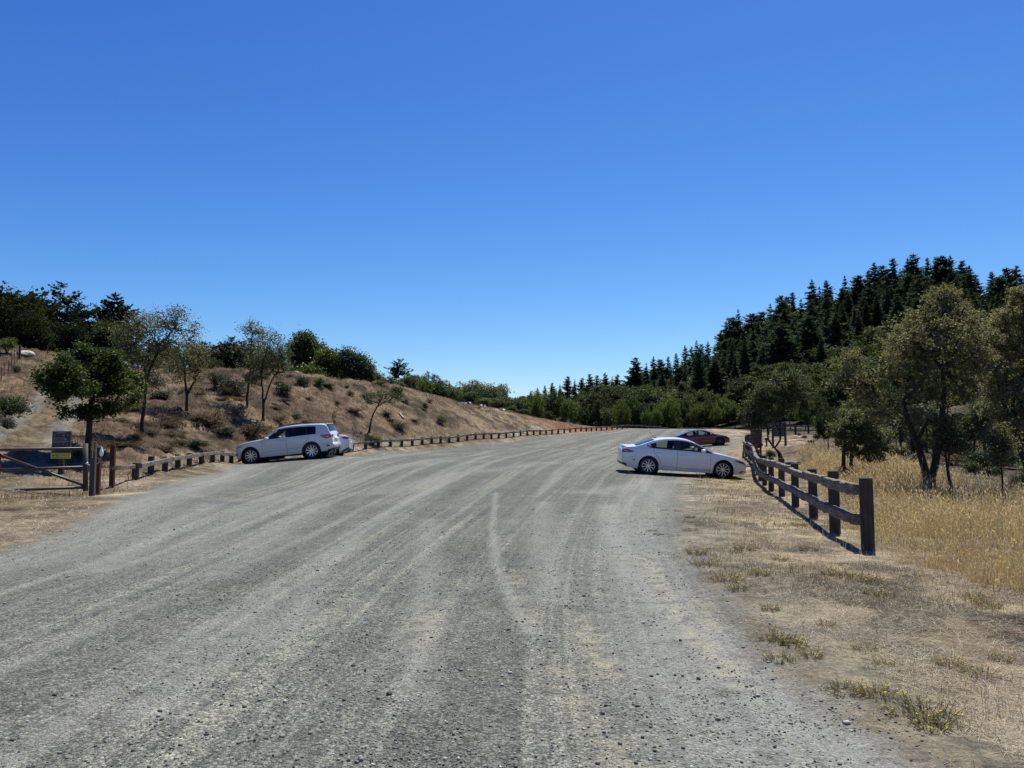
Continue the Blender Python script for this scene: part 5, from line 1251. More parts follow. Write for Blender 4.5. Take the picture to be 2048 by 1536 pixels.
    # patches lying on the bodywork
    def patch(nm, pts_lo, pts_hi, m, o=.005, par=None, both=True, nx=14, nz=4):
        fl, fh = pch(pts_lo), pch(pts_hi); a = max(min(p[0] for p in pts_lo), min(p[0] for p in pts_hi)); b = min(max(p[0] for p in pts_lo), max(p[0] for p in pts_hi))
        x = np.linspace(a, b, nx)
        for s in ((1, -1) if both else (1,)):
            vs = []; fs = []
            for j in range(nz + 1):
                z = fl(x) + (fh(x) - fl(x)) * j / nz; y = Ys(x, z) + o
                vs += [(p, s * q, r) for p, q, r in zip(x, y, z)]
            for j in range(nz):
                for i in range(nx - 1):
                    q = (j * nx + i, j * nx + i + 1, (j + 1) * nx + i + 1, (j + 1) * nx + i); fs.append(q if s < 0 else q[::-1])
            mk(nm, vs, [fs], [CM[m]], smooth=True, parent=par or root)
    def strip(pts, w, m='black', o=.0035, nm='seam'):
        for s in (1, -1):
            mb = MB(); P = [Vector(p) for p in pts]; vs = []
            for i, p in enumerate(P):
                d = (P[min(i + 1, len(P) - 1)] - P[max(i - 1, 0)]).normalized(); nn = Vector((-d.y, d.x)) * w / 2
                for q in (p + nn, p - nn): vs.append((q.x, s * (float(Ys(q.x, q.y)) + o), q.y))
            mb.add(vs, [(2 * i, 2 * i + 1, 2 * i + 3, 2 * i + 2) for i in range(len(P) - 1)]); mb.build(nm, CM[m], body)
    for i, (nm, lo_, hi_, m) in enumerate(S['patches']): patch(nm, lo_, hi_, m, .004 + .0015 * i)
    for pts in S['seams']:
        f = pts
        q = []
        for (a, b), (c, d) in zip(f[:-1], f[1:]): q += [(a + (c - a) * t / 6, b + (d - b) * t / 6) for t in range(6)]
        strip(q + [f[-1]], .010)
    for x, z in S['handles']:
        for s in (1, -1):
            mb = MB(); mb.cbox((x, s * (float(Ys(x, z)) + .018), z), (.2, .03, .032), .01); mb.build('door_handle', CM[S['paint']], root, True)
    x, z = S['mirror']
    for s in (1, -1):
        mb = MB(); n_ = 10; prof = []
        vs = []; fs = []
        for i in range(n_ + 1):
            t = math.pi * i / n_
            for k in range(12):
                p = 2 * math.pi * k / 12; sg = lambda v, e: math.copysign(abs(v) ** e, v)
                vs.append((x + .085 * sg(math.sin(t), .7) * sg(math.cos(p), .7), s * (float(Ys(x, z)) + .13 + .115 * sg(math.cos(t), .7)), z + .045 + .075 * sg(math.sin(t), .7) * sg(math.sin(p), .7)))
        for i in range(n_):
            for k in range(12): fs.append((i * 12 + k, i * 12 + (k + 1) % 12, (i + 1) * 12 + (k + 1) % 12, (i + 1) * 12 + k))
        mb.add(vs, fs); mb.box((x, s * (float(Ys(x, z)) + .02), z), (.07, .12, .03)); mb.build('side_mirror', CM[S['paint']], root, True)
    # ends
    for nm, c, size, m in S['ends']:
        mb = MB(); mb.cbox(c, size, min(size) * .3); mb.build(nm, CM[m], root, True)
    if 'extra' in S: S['extra'](root, Ys)
    # stand it on the ground
    loc = Vector(loc); f = Vector((math.cos(rz), math.sin(rz))); l = Vector((-f.y, f.x)); tr = wd(0) - .1
    q = [G(*(loc.xy + f * a + l * b)) for a, b in ((half, tr), (half, -tr), (-half, tr), (-half, -tr))]
    for p in q: p.z = float(gz(p.x, p.y)[0])
    ax = ((q[0] + q[1]) - (q[2] + q[3])).normalized(); ay = ((q[0] + q[2]) - (q[1] + q[3])).normalized(); az_ = ax.cross(ay).normalized(); ay = az_.cross(ax)
    c = (q[0] + q[1] + q[2] + q[3]) / 4
    root.rotation_euler = Matrix((ax, ay, az_)).transposed().to_euler(); root.location = c + Vector((0, 0, -.008))
    return root

def antenna(root, Ys):
    mb = MB(); mb.tube([(-1.10, 0, 1.40), (-1.32, 0, 1.60)], .006, 5); mb.cbox((-1.08, 0, 1.40), (.1, .05, .05), .012); mb.build('antenna', CM['black'], root)
    for s in (1, -1):
        mb = MB(); y = s * (float(Ys(-1.98, .55)) + .006)
        mb.add([(-2.04, y, .52), (-1.98, y, .50), (-1.93, y, .53), (-1.95, y, .575), (-2.0, y, .58), (-2.04, y, .56)], [(0, 1, 2, 3, 4, 5)]); mb.build('leaf_badge', CM['green'], root)
        y = s * (float(Ys(.72, .5)) + .006)
        mb = MB()
        for k in range(6): mb.box((.63 + k * .03, y, .50), (.02, .006, .03))
        mb.build('door_badge', CM['chrome'], root)
SEDAN = dict(cat='car', paint='white', wb=2.85, R=.335, arch=.392, zc=.335, rim=.245, tw=.23, spokes=10, tum=.52, rail=.05,
    top=[(-2.44, .90), (-2.40, 1.01), (-2.30, 1.05), (-1.95, 1.095), (-1.60, 1.215), (-1.19, 1.36), (-.75, 1.438), (-.33, 1.46), (0, 1.435), (.33, 1.345), (.75, 1.155), (1.06, 1.005), (1.4, .945), (1.8, .86), (2.12, .775), (2.30, .68), (2.37, .585)],
    shoulder=[(-2.44, .86), (-2.3, .965), (-1.95, .995), (-1.3, .99), (-.75, .975), (0, .955), (.6, .93), (1.06, .90), (1.5, .855), (1.9, .785), (2.2, .68), (2.37, .55)],
    width=[(-2.44, .70), (-2.36, .79), (-2.2, .86), (-1.9, .905), (-1.2, .925), (0, .925), (1.2, .92), (1.6, .905), (1.95, .86), (2.15, .80), (2.29, .71), (2.37, .58)],
    sill=[(-2.44, .34), (-2.2, .25), (-1.9, .215), (0, .19), (1.8, .185), (2.2, .19), (2.37, .235)],
    dlo=(-1.52, .98), dlo_lo=[(-1.52, 1.10), (-1.3, 1.02), (-.75, 1.0), (0, .98), (.6, .955), (.98, .935)], dlo_hi=[(-1.52, 1.11), (-1.25, 1.21), (-.8, 1.325), (-.3, 1.36), (.1, 1.325), (.5, 1.19), (.98, .95)],
    windows=[(-1.50, -1.26), (-1.20, -.46), (-.22, .78)], wglass=['glass', 'glass', 'glass'], ws=(.36, 1.05), rw=(-1.92, -1.2), rglass='glass', seats=(-.05, -.95),
    patches=[('tail_light', [(-2.43, .80), (-2.2, .80), (-1.97, .86)], [(-2.43, .90), (-2.3, .935), (-1.97, .87)], 'lampred'), ('reverse_lens', [(-2.36, .85), (-2.22, .85)], [(-2.36, .872), (-2.22, .868)], 'lampclear'),
             ('headlight', [(1.83, .715), (2.05, .625), (2.33, .575)], [(1.83, .725), (2.0, .715), (2.2, .665), (2.33, .60)], 'lampdark'), ('side_marker', [(1.83, .716), (1.93, .68), (1.98, .665)], [(1.83, .724), (1.93, .722), (1.98, .712)], 'amber'),
             ('fog_lamp_surround', [(2.02, .245), (2.2, .25), (2.36, .265)], [(2.02, .25), (2.16, .33), (2.36, .31)], 'black'), ('fog_lamp', [(2.14, .265), (2.28, .27)], [(2.14, .30), (2.28, .295)], 'lampclear'),
             ('rear_valance', [(-2.43, .34), (-2.25, .28)], [(-2.43, .42), (-2.25, .38)], 'black')],
    seams=[[(.92, .93), (.93, .6), (.90, .24)], [(-.34, .96), (-.345, .6), (-.36, .22)], [(-1.25, .99), (-1.22, .85), (-1.02, .62), (-.95, .42), (-.88, .24)], [(-.9, .37), (-.35, .33), (.9, .29)], [(-1.9, .80), (-1.98, .66), (-2.2, .62)], [(1.82, .70), (1.9, .56)]],
    handles=[(-1.06, .86), (-.10, .82)], mirror=(.62, .97),
    ends=[('grille', (2.345, 0, .50), (.06, 1.0, .20), 'black'), ('lower_grille', (2.34, 0, .27), (.06, 1.0, .08), 'black'), ('number_plate', (-2.425, 0, .74), (.035, .5, .14), 'plate'), ('trunk_lip', (-2.33, 0, 1.045), (.16, 1.3, .03), 'white'), ('rear_valance', (-2.42, 0, .38), (.05, 1.3, .1), 'black')], extra=antenna)
def suvextra(root, Ys):
    for s in (1, -1):
        mb = MB(); mb.tube([(.22, s * .60, 1.50), (.05, s * .60, 1.585), (-.6, s * .60, 1.645), (-1.3, s * .60, 1.645), (-1.66, s * .60, 1.60), (-1.74, s * .60, 1.56)], [.012, .02, .022, .022, .02, .012], 8); mb.build('roof_rail', CM['black'], root, True)
    mb = MB(); mb.cbox((-2.0, 0, 1.515), (.28, 1.12, .035), .012); mb.build('spoiler', CM['suvwhite'], root)
SUV = dict(cat='car', paint='suvwhite', wb=2.755, R=.36, arch=.425, zc=.36, rim=.262, tw=.24, spokes=10, tum=.32, rail=.05, crown=3.2, head=1.26, spw=(.019, .022),
    sect=[(.2, .93), (.35, .975), (.6, 1.0), (.9, .992), (1.2, .965)],
    top=[(-2.33, .80), (-2.31, .98), (-2.24, 1.16), (-2.06, 1.50), (-1.90, 1.545), (-1.4, 1.58), (-.7, 1.595), (-.2, 1.575), (.12, 1.52), (.45, 1.33), (.82, 1.095), (1.2, 1.055), (1.6, 1.005), (1.86, .955), (2.02, .88), (2.10, .76)],
    shoulder=[(-2.33, .78), (-2.28, 1.03), (-2.0, 1.07), (-1.4, 1.06), (0, 1.02), (.7, 1.0), (1.2, .965), (1.7, .905), (1.95, .83), (2.10, .72)],
    width=[(-2.33, .78), (-2.27, .85), (-2.1, .90), (-1.6, .92), (0, .925), (1.3, .92), (1.7, .90), (1.92, .84), (2.03, .76), (2.10, .64)],
    sill=[(-2.33, .40), (-2.1, .30), (0, .27), (1.7, .25), (2.10, .28)],
    dlo=(-1.62, .66), dlo_lo=[(-1.62, 1.10), (-.7, 1.075), (0, 1.055), (.66, 1.035)], dlo_hi=[(-1.62, 1.435), (-1.2, 1.475), (-.4, 1.485), (.02, 1.455), (.35, 1.25), (.66, 1.04)],
    windows=[(-1.61, -1.22), (-1.16, -.32), (-.24, .56)], wglass=['tint', 'tint', 'glass'], ws=(.14, .80), rw=(-2.235, -2.075), seats=(-.15, -1.05),
    patches=[('tail_light', [(-2.29, .90), (-2.08, .84), (-1.80, 1.0)], [(-2.29, 1.03), (-2.0, 1.045), (-1.80, 1.03)], 'lampred'), ('reverse_lens', [(-2.2, .935), (-2.1, .93)], [(-2.2, .955), (-2.1, .955)], 'lampclear'), ('rear_reflector', [(-2.22, .50), (-2.06, .50)], [(-2.22, .57), (-2.06, .57)], 'lampred'),
             ('headlight', [(1.72, .80), (2.05, .70)], [(1.72, .885), (1.9, .845), (2.05, .77)], 'lampclear'), ('side_marker', [(1.80, .80), (1.90, .775)], [(1.80, .83), (1.90, .81)], 'amber'), ('fog_lamp', [(1.96, .42), (2.08, .42)], [(1.96, .52), (2.08, .52)], 'black'), ('lower_bumper', [(-2.32, .33), (-2.1, .30)], [(-2.32, .40), (-2.1, .36)], 'black')],
    seams=[[(.80, .99), (.82, .6), (.80, .30)], [(-.28, 1.04), (-.29, .6), (-.30, .29)], [(-1.25, 1.06), (-1.28, .95), (-1.16, .80), (-.98, .62), (-.93, .30)], [(-.93, .56), (-.3, .53), (.8, .48)], [(1.72, .88), (1.5, .93)], [(-1.9, .60), (-2.3, .66)]],
    handles=[(-1.02, .95), (-.14, .93)], mirror=(.56, 1.03),
    ends=[('grille', (2.08, 0, .66), (.06, .9, .24), 'black'), ('number_plate', (-2.335, 0, .82), (.03, .5, .14), 'plate'), ('rear_bumper', (-2.31, 0, .52), (.16, 1.52, .22), 'suvwhite'), ('lower_bumper', (-2.30, 0, .36), (.12, 1.4, .1), 'black'), ('tail_light', (-2.30, .60, .95), (.05, .34, .15), 'lampred'), ('tail_light', (-2.30, -.60, .95), (.05, .34, .15), 'lampred')], extra=suvextra)
FAST = dict(cat='car', paint='red', wb=2.875, R=.335, arch=.395, zc=.335, rim=.235, tw=.23, spokes=9, tum=.55, rail=.05, roof=True, rimmat='rimdark',
    top=[(-2.30, .86), (-2.27, 1.0), (-2.17, 1.065), (-1.9, 1.115), (-1.5, 1.235), (-1.1, 1.35), (-.65, 1.425), (-.25, 1.445), (.15, 1.41), (.55, 1.28), (.95, 1.09), (1.22, .945), (1.55, .875), (1.9, .785), (2.12, .69), (2.26, .58), (2.33, .48)],
    shoulder=[(-2.30, .84), (-2.2, .99), (-1.8, .985), (-1.2, .96), (-.5, .935), (.3, .91), (1.0, .885), (1.5, .83), (1.85, .75), (2.1, .65), (2.33, .45)],
    width=[(-2.30, .70), (-2.22, .79), (-2.05, .87), (-1.7, .91), (-1, .92), (.5, .92), (1.5, .91), (1.85, .88), (2.08, .80), (2.24, .68), (2.33, .50)],
    sill=[(-2.30, .38), (-2.1, .24), (-1.8, .2), (0, .175), (1.8, .18), (2.33, .22)],
    dlo=(-1.60, 1.06), dlo_lo=[(-1.60, 1.07), (-1.2, .99), (-.5, .965), (.3, .94), (1.06, .91)], dlo_hi=[(-1.60, 1.08), (-1.2, 1.22), (-.7, 1.32), (-.25, 1.345), (.2, 1.30), (.6, 1.15), (1.06, .925)],
    windows=[(-1.57, -1.22), (-1.15, -.36), (-.20, .80)], wglass=['tint', 'glass', 'glass'], ws=(.18, 1.2), rw=(-1.88, -.9), rglass='roofglass', seats=(-.05, -.95),
    patches=[('tail_light', [(-2.29, .86), (-2.1, .86), (-1.95, .93)], [(-2.29, .95), (-2.1, .975), (-1.95, .95)], 'lampred'), ('headlight', [(1.85, .70), (2.1, .60), (2.28, .52)], [(1.85, .715), (2.05, .68), (2.28, .56)], 'lampdark'), ('fog_lamp_surround', [(2.1, .3), (2.31, .27)], [(2.1, .34), (2.31, .38)], 'black'), ('rocker_trim', [(-.9, .2), (.95, .19)], [(-.9, .25), (.95, .24)], 'black'), ('rear_valance', [(-2.29, .38), (-2.05, .25), (-1.9, .22)], [(-2.29, .47), (-2.05, .34), (-1.9, .24)], 'black'), ('fender_camera', [(1.0, .70), (1.08, .70)], [(1.0, .74), (1.08, .73)], 'chrome')],
    seams=[[(1.02, .88), (1.0, .6), (.92, .25)], [(-.28, .93), (-.30, .6), (-.32, .24)], [(-1.22, .96), (-1.2, .8), (-1.0, .6), (-.92, .26)]],
    handles=[(-1.0, .85), (-.12, .83)], mirror=(.72, .93),
    ends=[('lower_grille', (2.30, 0, .29), (.07, .8, .1), 'black'), ('rear_valance', (-2.28, 0, .36), (.06, 1.3, .14), 'black'), ('number_plate', (-2.29, 0, .72), (.03, .48, .14), 'plate'), ('tail_light', (-2.27, 0, .93), (.06, 1.36, .05), 'lampred')])
def stand(ur, vr, uf, vf, Y):
    return GU((ur + uf) / 2, Y)
car('white_sedan', 'white four door sedan parked with its nose at the right fence', SEDAN, GU(1360, 29.6 + .85), math.radians(-1.5))
car('white_suv', 'white suv with tinted rear windows and roof rails parked at the left rail', SUV, GU(576, 34.9 + .85), math.radians(180 + 1))
car('red_sedan', 'dark red fastback car parked far behind the white sedan', FAST, GU(1400, 63 + .85), math.radians(-2))
FAST2 = dict(FAST); FAST2['paint'] = 'silver'; FAST2['rimmat'] = 'rim'; FAST2['ends'] = FAST['ends'] + [('trunk_lip', (-2.22, 0, 1.06), (.14, 1.34, .03), 'silver')]
p = GU(695, 37.2); car('silver_car', 'pale silver car mostly hidden behind the white suv, only its tail showing', FAST2, G(p.x - 2.30, p.y + .85), math.radians(180 + 5))
# ------------------------------------------------------------------ fences
def beam(mb, p0, p1, w, h, seed, n=7, rough=.10, twist=.12):
    """hand split rail: uneven eight sided beam"""
    r = random.Random(seed); p0, p1 = Vector(p0), Vector(p1); d = (p1 - p0).normalized()
    sd = d.cross(Vector((0, 0, 1))).normalized(); up = sd.cross(d)
    sec = [(-.5, -.40), (-.40, -.5), (.42, -.5), (.5, -.38), (.5, .42), (.42, .5), (-.42, .5), (-.5, .40)]
    vs = []; ph = r.uniform(0, 6)
    sx = 1 + r.uniform(-.1, .1)
    for i in range(n + 1):
        t = i / n; c = p0 + (p1 - p0) * t + up * (h * .07 * math.sin(ph + t * 3.0) + r.uniform(-.045, .045) * h) + sd * w * r.uniform(-.08, .08)
        k = 1 + r.uniform(-rough, rough)
        for a, b in sec: vs.append(c + sd * w * (a * k * sx + r.uniform(-.09, .09)) + up * h * (b * k + r.uniform(-.07, .07)))
    fs = []
    for i in range(n):
        for k in range(8):
            j = (k + 1) % 8; fs.append((i * 8 + k, i * 8 + j, (i + 1) * 8 + j, (i + 1) * 8 + k))
    fs.append(tuple(range(7, -1, -1))); fs.append(tuple(range(n * 8, n * 8 + 8)))
    mb.add(vs, fs)
def walk(line, step):
    """points every step metres along a polyline"""
    P = [Vector(p) for p in line]; out = [P[0].copy()]; acc = 0
    for a, b in zip(P[:-1], P[1:]):
        L = (b - a).length; s = step - acc
        while s <= L:
            out.append(a + (b - a) * s / L); s += step
        acc = (acc + L) % step
    return out
def rfence(name, label, pts, post_h, post_w, rails, off, every=2, seed=1, pm='post', rw=.11, rh=.15, rot=True):
    """posts at pts, rails (heights) fixed to the side face of the posts"""
    g0 = GG(pts[0].x, pts[0].y); root = thing(name, label, 'fence', g0); r = random.Random(seed)
    B = [GG(p.x, p.y) for p in pts]
    for i, b in enumerate(B):
        d = (B[min(i + 1, len(B) - 1)] - B[max(i - 1, 0)]); a = math.atan2(d.y, d.x) if rot else 0
        mb = MB(); h = post_h * r.uniform(.97, 1.04); R = Matrix.Rotation(a + r.uniform(-.04, .04), 3, 'Z') @ Matrix.Rotation(r.uniform(-.012, .012), 3, 'X')
        q = b - g0; mb.cbox((0, 0, (h - .2) / 2), (post_w, post_w, h + .2), .010, R)
        o = mb.build('post', M[pm], root); o.location = q
    for hgt in rails:
        i = 0
        while i < len(B) - 1:
            j = min(i + every, len(B) - 1)
            for k in range(i, j):
                pass
            a, b = B[i] - g0, B[j] - g0; d = (b - a); n = Vector((-d.y, d.x, 0)).normalized() * off
            L = d.length; mb = MB()
            beam(mb, (.01 if i == 0 else -.06, 0, 0), (L + .06, 0, 0), rw, rh * r.uniform(.85, 1.1), r.random(), 9 * (j - i) + 3)
            o = mb.build('rail', M['rail'], root)
            o.location = a + n + Vector((0, 0, hgt + r.uniform(-.015, .015))); o.rotation_euler = (0, -math.asin(d.z / L), math.atan2(d.y, d.x))
            i = j
    return root
rp = [hit(u, v).xy for u, v in [(1736, 1100), (1670, 1066), (1627, 1035), (1591, 1012), (1564, 993)]]
tail = [(7.7, 23.0), (8.42, 25.8), (9.18, 28.6), (9.98, 31.4), (10.8, 34.2), (11.6, 37), (12.4, 40), (13.2, 43), (13.95, 46), (14.85, 49), (15.8, 52), (16.8, 55), (17.8, 58), (18.9, 61), (20.0, 64), (21.2, 67), (22.4, 70), (23.6, 73)]
rfence('rail_fence', 'weathered two rail timber fence running along the right side of the lot', [Vector(p) for p in rp] + [Vector(p) for p in tail], .99, .15, (.83, .40), .125, 1, 3)
# low rail on short posts along the left side
lp = walk(LF, 1.62)
lp = [p for p in lp[1:]]
rfence('low_fence', 'low weathered rail on short posts along the left side of the lot', lp, .50, .165, (.40,), -.13, 2, 5, 'post', .10, .13)
# far fence by the path
fp = [Vector(GU(u, Y).xy) for u, Y in [(1536, 80), (1563, 81), (1590, 82), (1616, 83), (1640, 83.5), (1670, 84)]]
rfence('rail_fence', 'distant two rail fence beside the path behind the spreading oak', fp, 1.05, .16, (.9, .45), .13, 1, 7)
fp = [Vector((24.5 + i * 2.4, 113.5 - i * .35)) for i in range(7)]
rfence('low_fence', 'dark low rail closing off the far edge of the lot', fp, .5, .16, (.42,), -.13, 1, 9)

# ------------------------------------------------------------------ gate
def local(u, v, Y, o): return at(u, v, Y) - o
gb = hit(172, 990); gb = GG(gb.x, gb.y); YG = gb.y
gate = thing('metal_gate', 'brown steel pipe gate with diagonal brace closing the dirt track', 'gate', gb)
YL = YG + .25
def bar(nm, p, q, r, m='gatepaint', par=gate, n=10):
    mb = MB(); mb.tube([p, q], r, n); return mb.build(nm, M[m], par, True)
def g2(u, v): return local(u, v, YG + (172 - u) / 172 * .3, gb)
for (a, b) in (((-110, 901.5), (168, 897)), ((-110, 943), (168, 934.5)), ((-110, 985), (168, 975))): bar('rail', g2(*a), g2(*b), .036)
bar('brace', g2(-6, 908), g2(166, 970), .034)
mb = MB(); p = g2(171, 982); q = g2(171, 887); mb.tube([(p.x, p.y, p.z), (q.x, q.y, q.z)], .062, 14); mb.build('end_stile', M['greypost'], gate, True)
bar('end_stile', g2(-110, 1000), g2(-110, 885), .06)
mb = MB(); p = g2(1, 928); mb.cbox(p + Vector((0, -.06, 0)), (.08, .05, .55), .01); mb.build('reflector_strip', M['redpost'], gate)
def post_thing(name, label, u, v, vt, w, m, cat='post'):
    b = hit(u, v); b = GG(b.x, b.y); h = (v - vt) / F * b.y; t = thing(name, label, cat, b)
    mb = MB(); mb.cbox((0, 0, h / 2 - .1), (w, w, h + .2), .008, Matrix.Rotation(.12, 3, 'Z')); mb.build('post', M[m], t); return t, b, h
t, b, h = post_thing('gate_post', 'grey brown latch post with yellow lettering beside the gate', 184, 992, 884.5, .115, 'greypost')
for i, chx in enumerate('SR11'):
    cu = bpy.data.curves.new('lettering', 'FONT'); cu.body = chx; cu.size = .135; cu.extrude = .002; cu.align_x = 'CENTER'; cu.align_y = 'CENTER'; cu.offset = .003
    o_ = bpy.data.objects.new('lettering', cu); COL.objects.link(o_); bpy.context.view_layer.update()
    me = bpy.data.meshes.new_from_object(o_.evaluated_get(bpy.context.evaluated_depsgraph_get())); bpy.data.objects.remove(o_)
    o = bpy.data.objects.new('lettering', me); COL.objects.link(o); o.parent = t; o.rotation_euler = (math.pi / 2, 0, .12); o.location = (.012, -.0615, h - .075 - i * .092); me.materials.clear(); me.materials.append(M['yellowpaint'])
post_b = b
t2, b2, h2 = post_thing('timber_post', 'dark red brown timber post right beside the lettered latch post', 194.5, 990, 895, .115, 'redpost')
mb = MB(); mb.lathe([(.001, -.13), (.028, -.125), (.045, -.09), (.05, -.03), (.038, .03), (.016, .07), (.012, .10), (.001, .105)], 16, 0, 'z', (0, 0, 0)); tg = mb.build('hanging_tag', M['white'], None, True)
tg.location = b2 + Vector((.095, -.05, h2 - .10)); tag(tg, 'white bottle shaped tag hanging on the red brown post beside the gate', 'tag')
mb = MB(); mb.tube([(.075 * math.cos(a), 0, .085 * math.sin(a)) for a in np.linspace(0, 6.2832, 20)], .007, 6, 0, False); rg = mb.build('ring', M['steel'], t2, True); rg.location = (-.02, -.075, h2 - .34); rg.rotation_euler = (0, 0, .4)
mb = MB(); pa = Vector(local(174, 927, YG - .1, gb)); pb = b2 - gb + Vector((-.02, -.08, h2 - .43))
N_ = 11
for i in range(N_):
    c = pa + (pb - pa) * ((i + .5) / N_) + Vector((0, 0, -.05 * math.sin(math.pi * (i + .5) / N_)))
    d = (pb - pa).normalized(); pts = []
    for a in np.linspace(0, 6.2832, 11): pts.append(c + d * .026 * math.cos(a) + (Vector((0, 1, 0)) if i % 2 else Vector((0, 0, 1))) * .013 * math.sin(a))
    mb.tube(pts, .0045, 5, 0, False)
ch = mb.build('chain', M['steel'], gate, True)
mb = MB(); mb.cbox((0, 0, 0), (.055, .03, .05), .008); lo_ = mb.build('padlock', M['steel'], gate); lo_.location = local(174, 926, YG - .12, gb)
t3, b3, h3 = post_thing('timber_post', 'red brown timber post at the near end of the low rail', 223.5, 976, 891, .125, 'redpost')
mb = MB(); e0 = Vector((.06, -.05, h3 - 1.25 + .0)); tgt = GG(lp[0].x, lp[0].y) - b3 + Vector((0, -.1, .40))
beam(mb, (.02, -.09, tgt.z + .02 - .03), tgt + Vector((0, 0, .0)), .10, .12, 4, 6); mb.build('rail', M['rail'], t3)
# notice board
b = hit(122, 947); b = GG(b.x, b.y); YS = b.y; s = YS / F; nb = thing('notice_board', 'dark trail notice board with pale pictograms behind the gate', 'sign', b)
def sx(u): return (u - 122) * s
def sz(v): return (947 - v) * s
mb = MB(); mb.cbox((0, 0, sz(905) / 2 - .1), (.15, .10, sz(900) + .2), .01); mb.build('post', M['post'], nb)
mb = MB(); mb.cbox(((sx(105) + sx(143)) / 2, -.075, (sz(862) + sz(904.5)) / 2), (sx(143) - sx(105), .03, sz(862) - sz(904.5)), .006); mb.build('panel', M['signdark'], nb)
yf = -.0925
def plate(mb, u0, u1, v0, v1, y=yf): mb.add([(sx(u0), y, sz(v1)), (sx(u1), y, sz(v1)), (sx(u1), y, sz(v0)), (sx(u0), y, sz(v0))], [(0, 1, 2, 3)])
mb = MB()
for a in ((105, 143, 862, 862.9), (105, 105.7, 862.9, 904), (142.4, 143, 862.9, 904)): plate(mb, *a)
mb.build('border', M['signlight'], nb)
mb = MB(); r_ = random.Random(4)
def words_row(u0, u1, v, h):
    u = u0
    while u < u1:
        w = r_.uniform(.8, 2.2); plate(mb, u, min(u + w, u1), v, v + h); u += w + .35
for row in ((116, 131, 864.2, .9), (112, 135, 866, .7), (107.3, 132, 875.1, .55), (107.3, 116, 877.3, .6), (121.5, 135.5, 877.2, .6), (107.3, 127, 879.4, .45), (107.3, 141, 882, .6), (107.3, 133.5, 884.2, .6)): words_row(*row)
mb.build('print_lines', M['signlight'], nb)
mb = MB(); plate(mb, 129, 133.4, 879.0, 879.9)
def ppoly(pts, c, k=1.0): mb.poly([(sx(c[0] + a * k), yf - .001, sz(c[1] + b_ * k)) for a, b_ in pts][::-1])
hiker = [[(-.3, -2.0), (.4, -2.0), (.5, -1.4), (-.3, -1.4)], [(-.7, -1.2), (.6, -1.2), (.5, .3), (-.5, .3)], [(-.5, .3), (.0, .3), (-.6, 2), (-1.1, 2)], [(.0, .3), (.5, .3), (1.0, 2), (.5, 2)]]
horse = [[(-2.0, -.4), (1.3, -.6), (1.4, .5), (-1.9, .5)], [(1.0, -.6), (2.3, -1.8), (2.7, -1.2), (1.6, .1)], [(-1.9, .5), (-1.4, .5), (-1.8, 1.7), (-2.2, 1.7)], [(.9, .5), (1.4, .5), (1.5, 1.7), (1.1, 1.7)]]
dog = [[(-1.6, .8), (-.2, -.6), (.4, -.3), (.3, 1.0), (-1.4, 1.3)], [(-.2, -.6), (.2, -1.9), (.9, -1.7), (.6, -.3)]]
bike = [[(-1.9 + .8 * math.cos(a), .5 + .8 * math.sin(a)) for a in np.linspace(0, 6.28, 12, endpoint=False)], [(1.5 + .8 * math.cos(a), .5 + .8 * math.sin(a)) for a in np.linspace(0, 6.28, 12, endpoint=False)], [(-1.9, .5), (-.6, -.9), (.9, -.9), (1.5, .5), (.8, -.6), (-.5, -.6)]]
for sh, c in ((hiker, (110.3, 870.8)), (horse, (127.5, 870.8)), (dog, (136.3, 870.8))):
    for pl in sh: ppoly(pl, c)
for pl in hiker: ppoly(pl, (135.5, 888.5), .7)
for pl in horse: ppoly(pl, (127.5, 888.5), .6)
plate(mb, 108.5, 110.8, 901, 902.4)
mb.build('pictogram', M['signlight'], nb)
mb = MB()
for pl in bike: ppoly(pl, (119, 870.8), .95)
for pl in bike: ppoly(pl, (109.5, 888.5), .7)
ppoly(dog[0], (118.5, 888.5), .9)
for u in (122, 134): plate(mb, u - 1, u + 1, 893, 894.3)
mb.build('faint_pictogram', M['signgrey'], nb)
ys = thing('yellow_sign', 'small yellow warning sign with a dark animal figure below the notice board', 'sign', b)
mb = MB(); mb.cbox(((sx(103) + sx(142.6)) / 2, -.075, (sz(905.6) + sz(916.8)) / 2), (sx(142.6) - sx(103), .02, sz(905.6) - sz(916.8)), .004); mb.build('panel', M['yellow'], ys)
mb = MB(); yf = -.088
cat_ = [[(-2.6, .2), (-1.2, -1.0), (.6, -.4), (2.6, -1.9), (2.9, -1.4), (1.2, .6), (.2, 1.6), (-.6, .9), (-2.0, 1.8), (-2.5, 1.3)]]
for pl in cat_: ppoly(pl, (109.2, 910.5), 1.0)
for u0, u1, v, h in ((114, 121, 908.5, .7), (114, 121.5, 910.2, .6), (114, 121, 912, .6), (105.5, 121, 914.4, .6), (124.5, 127, 908.6, .8), (129, 132, 908.8, .9), (135, 141, 908.3, .8), (124.5, 141, 910.6, .5), (124.5, 127.5, 913.6, .9), (131, 141, 913.4, .7)): words_row(u0, u1, v, h)
mb.build('black_print', M['blackprint'], ys)
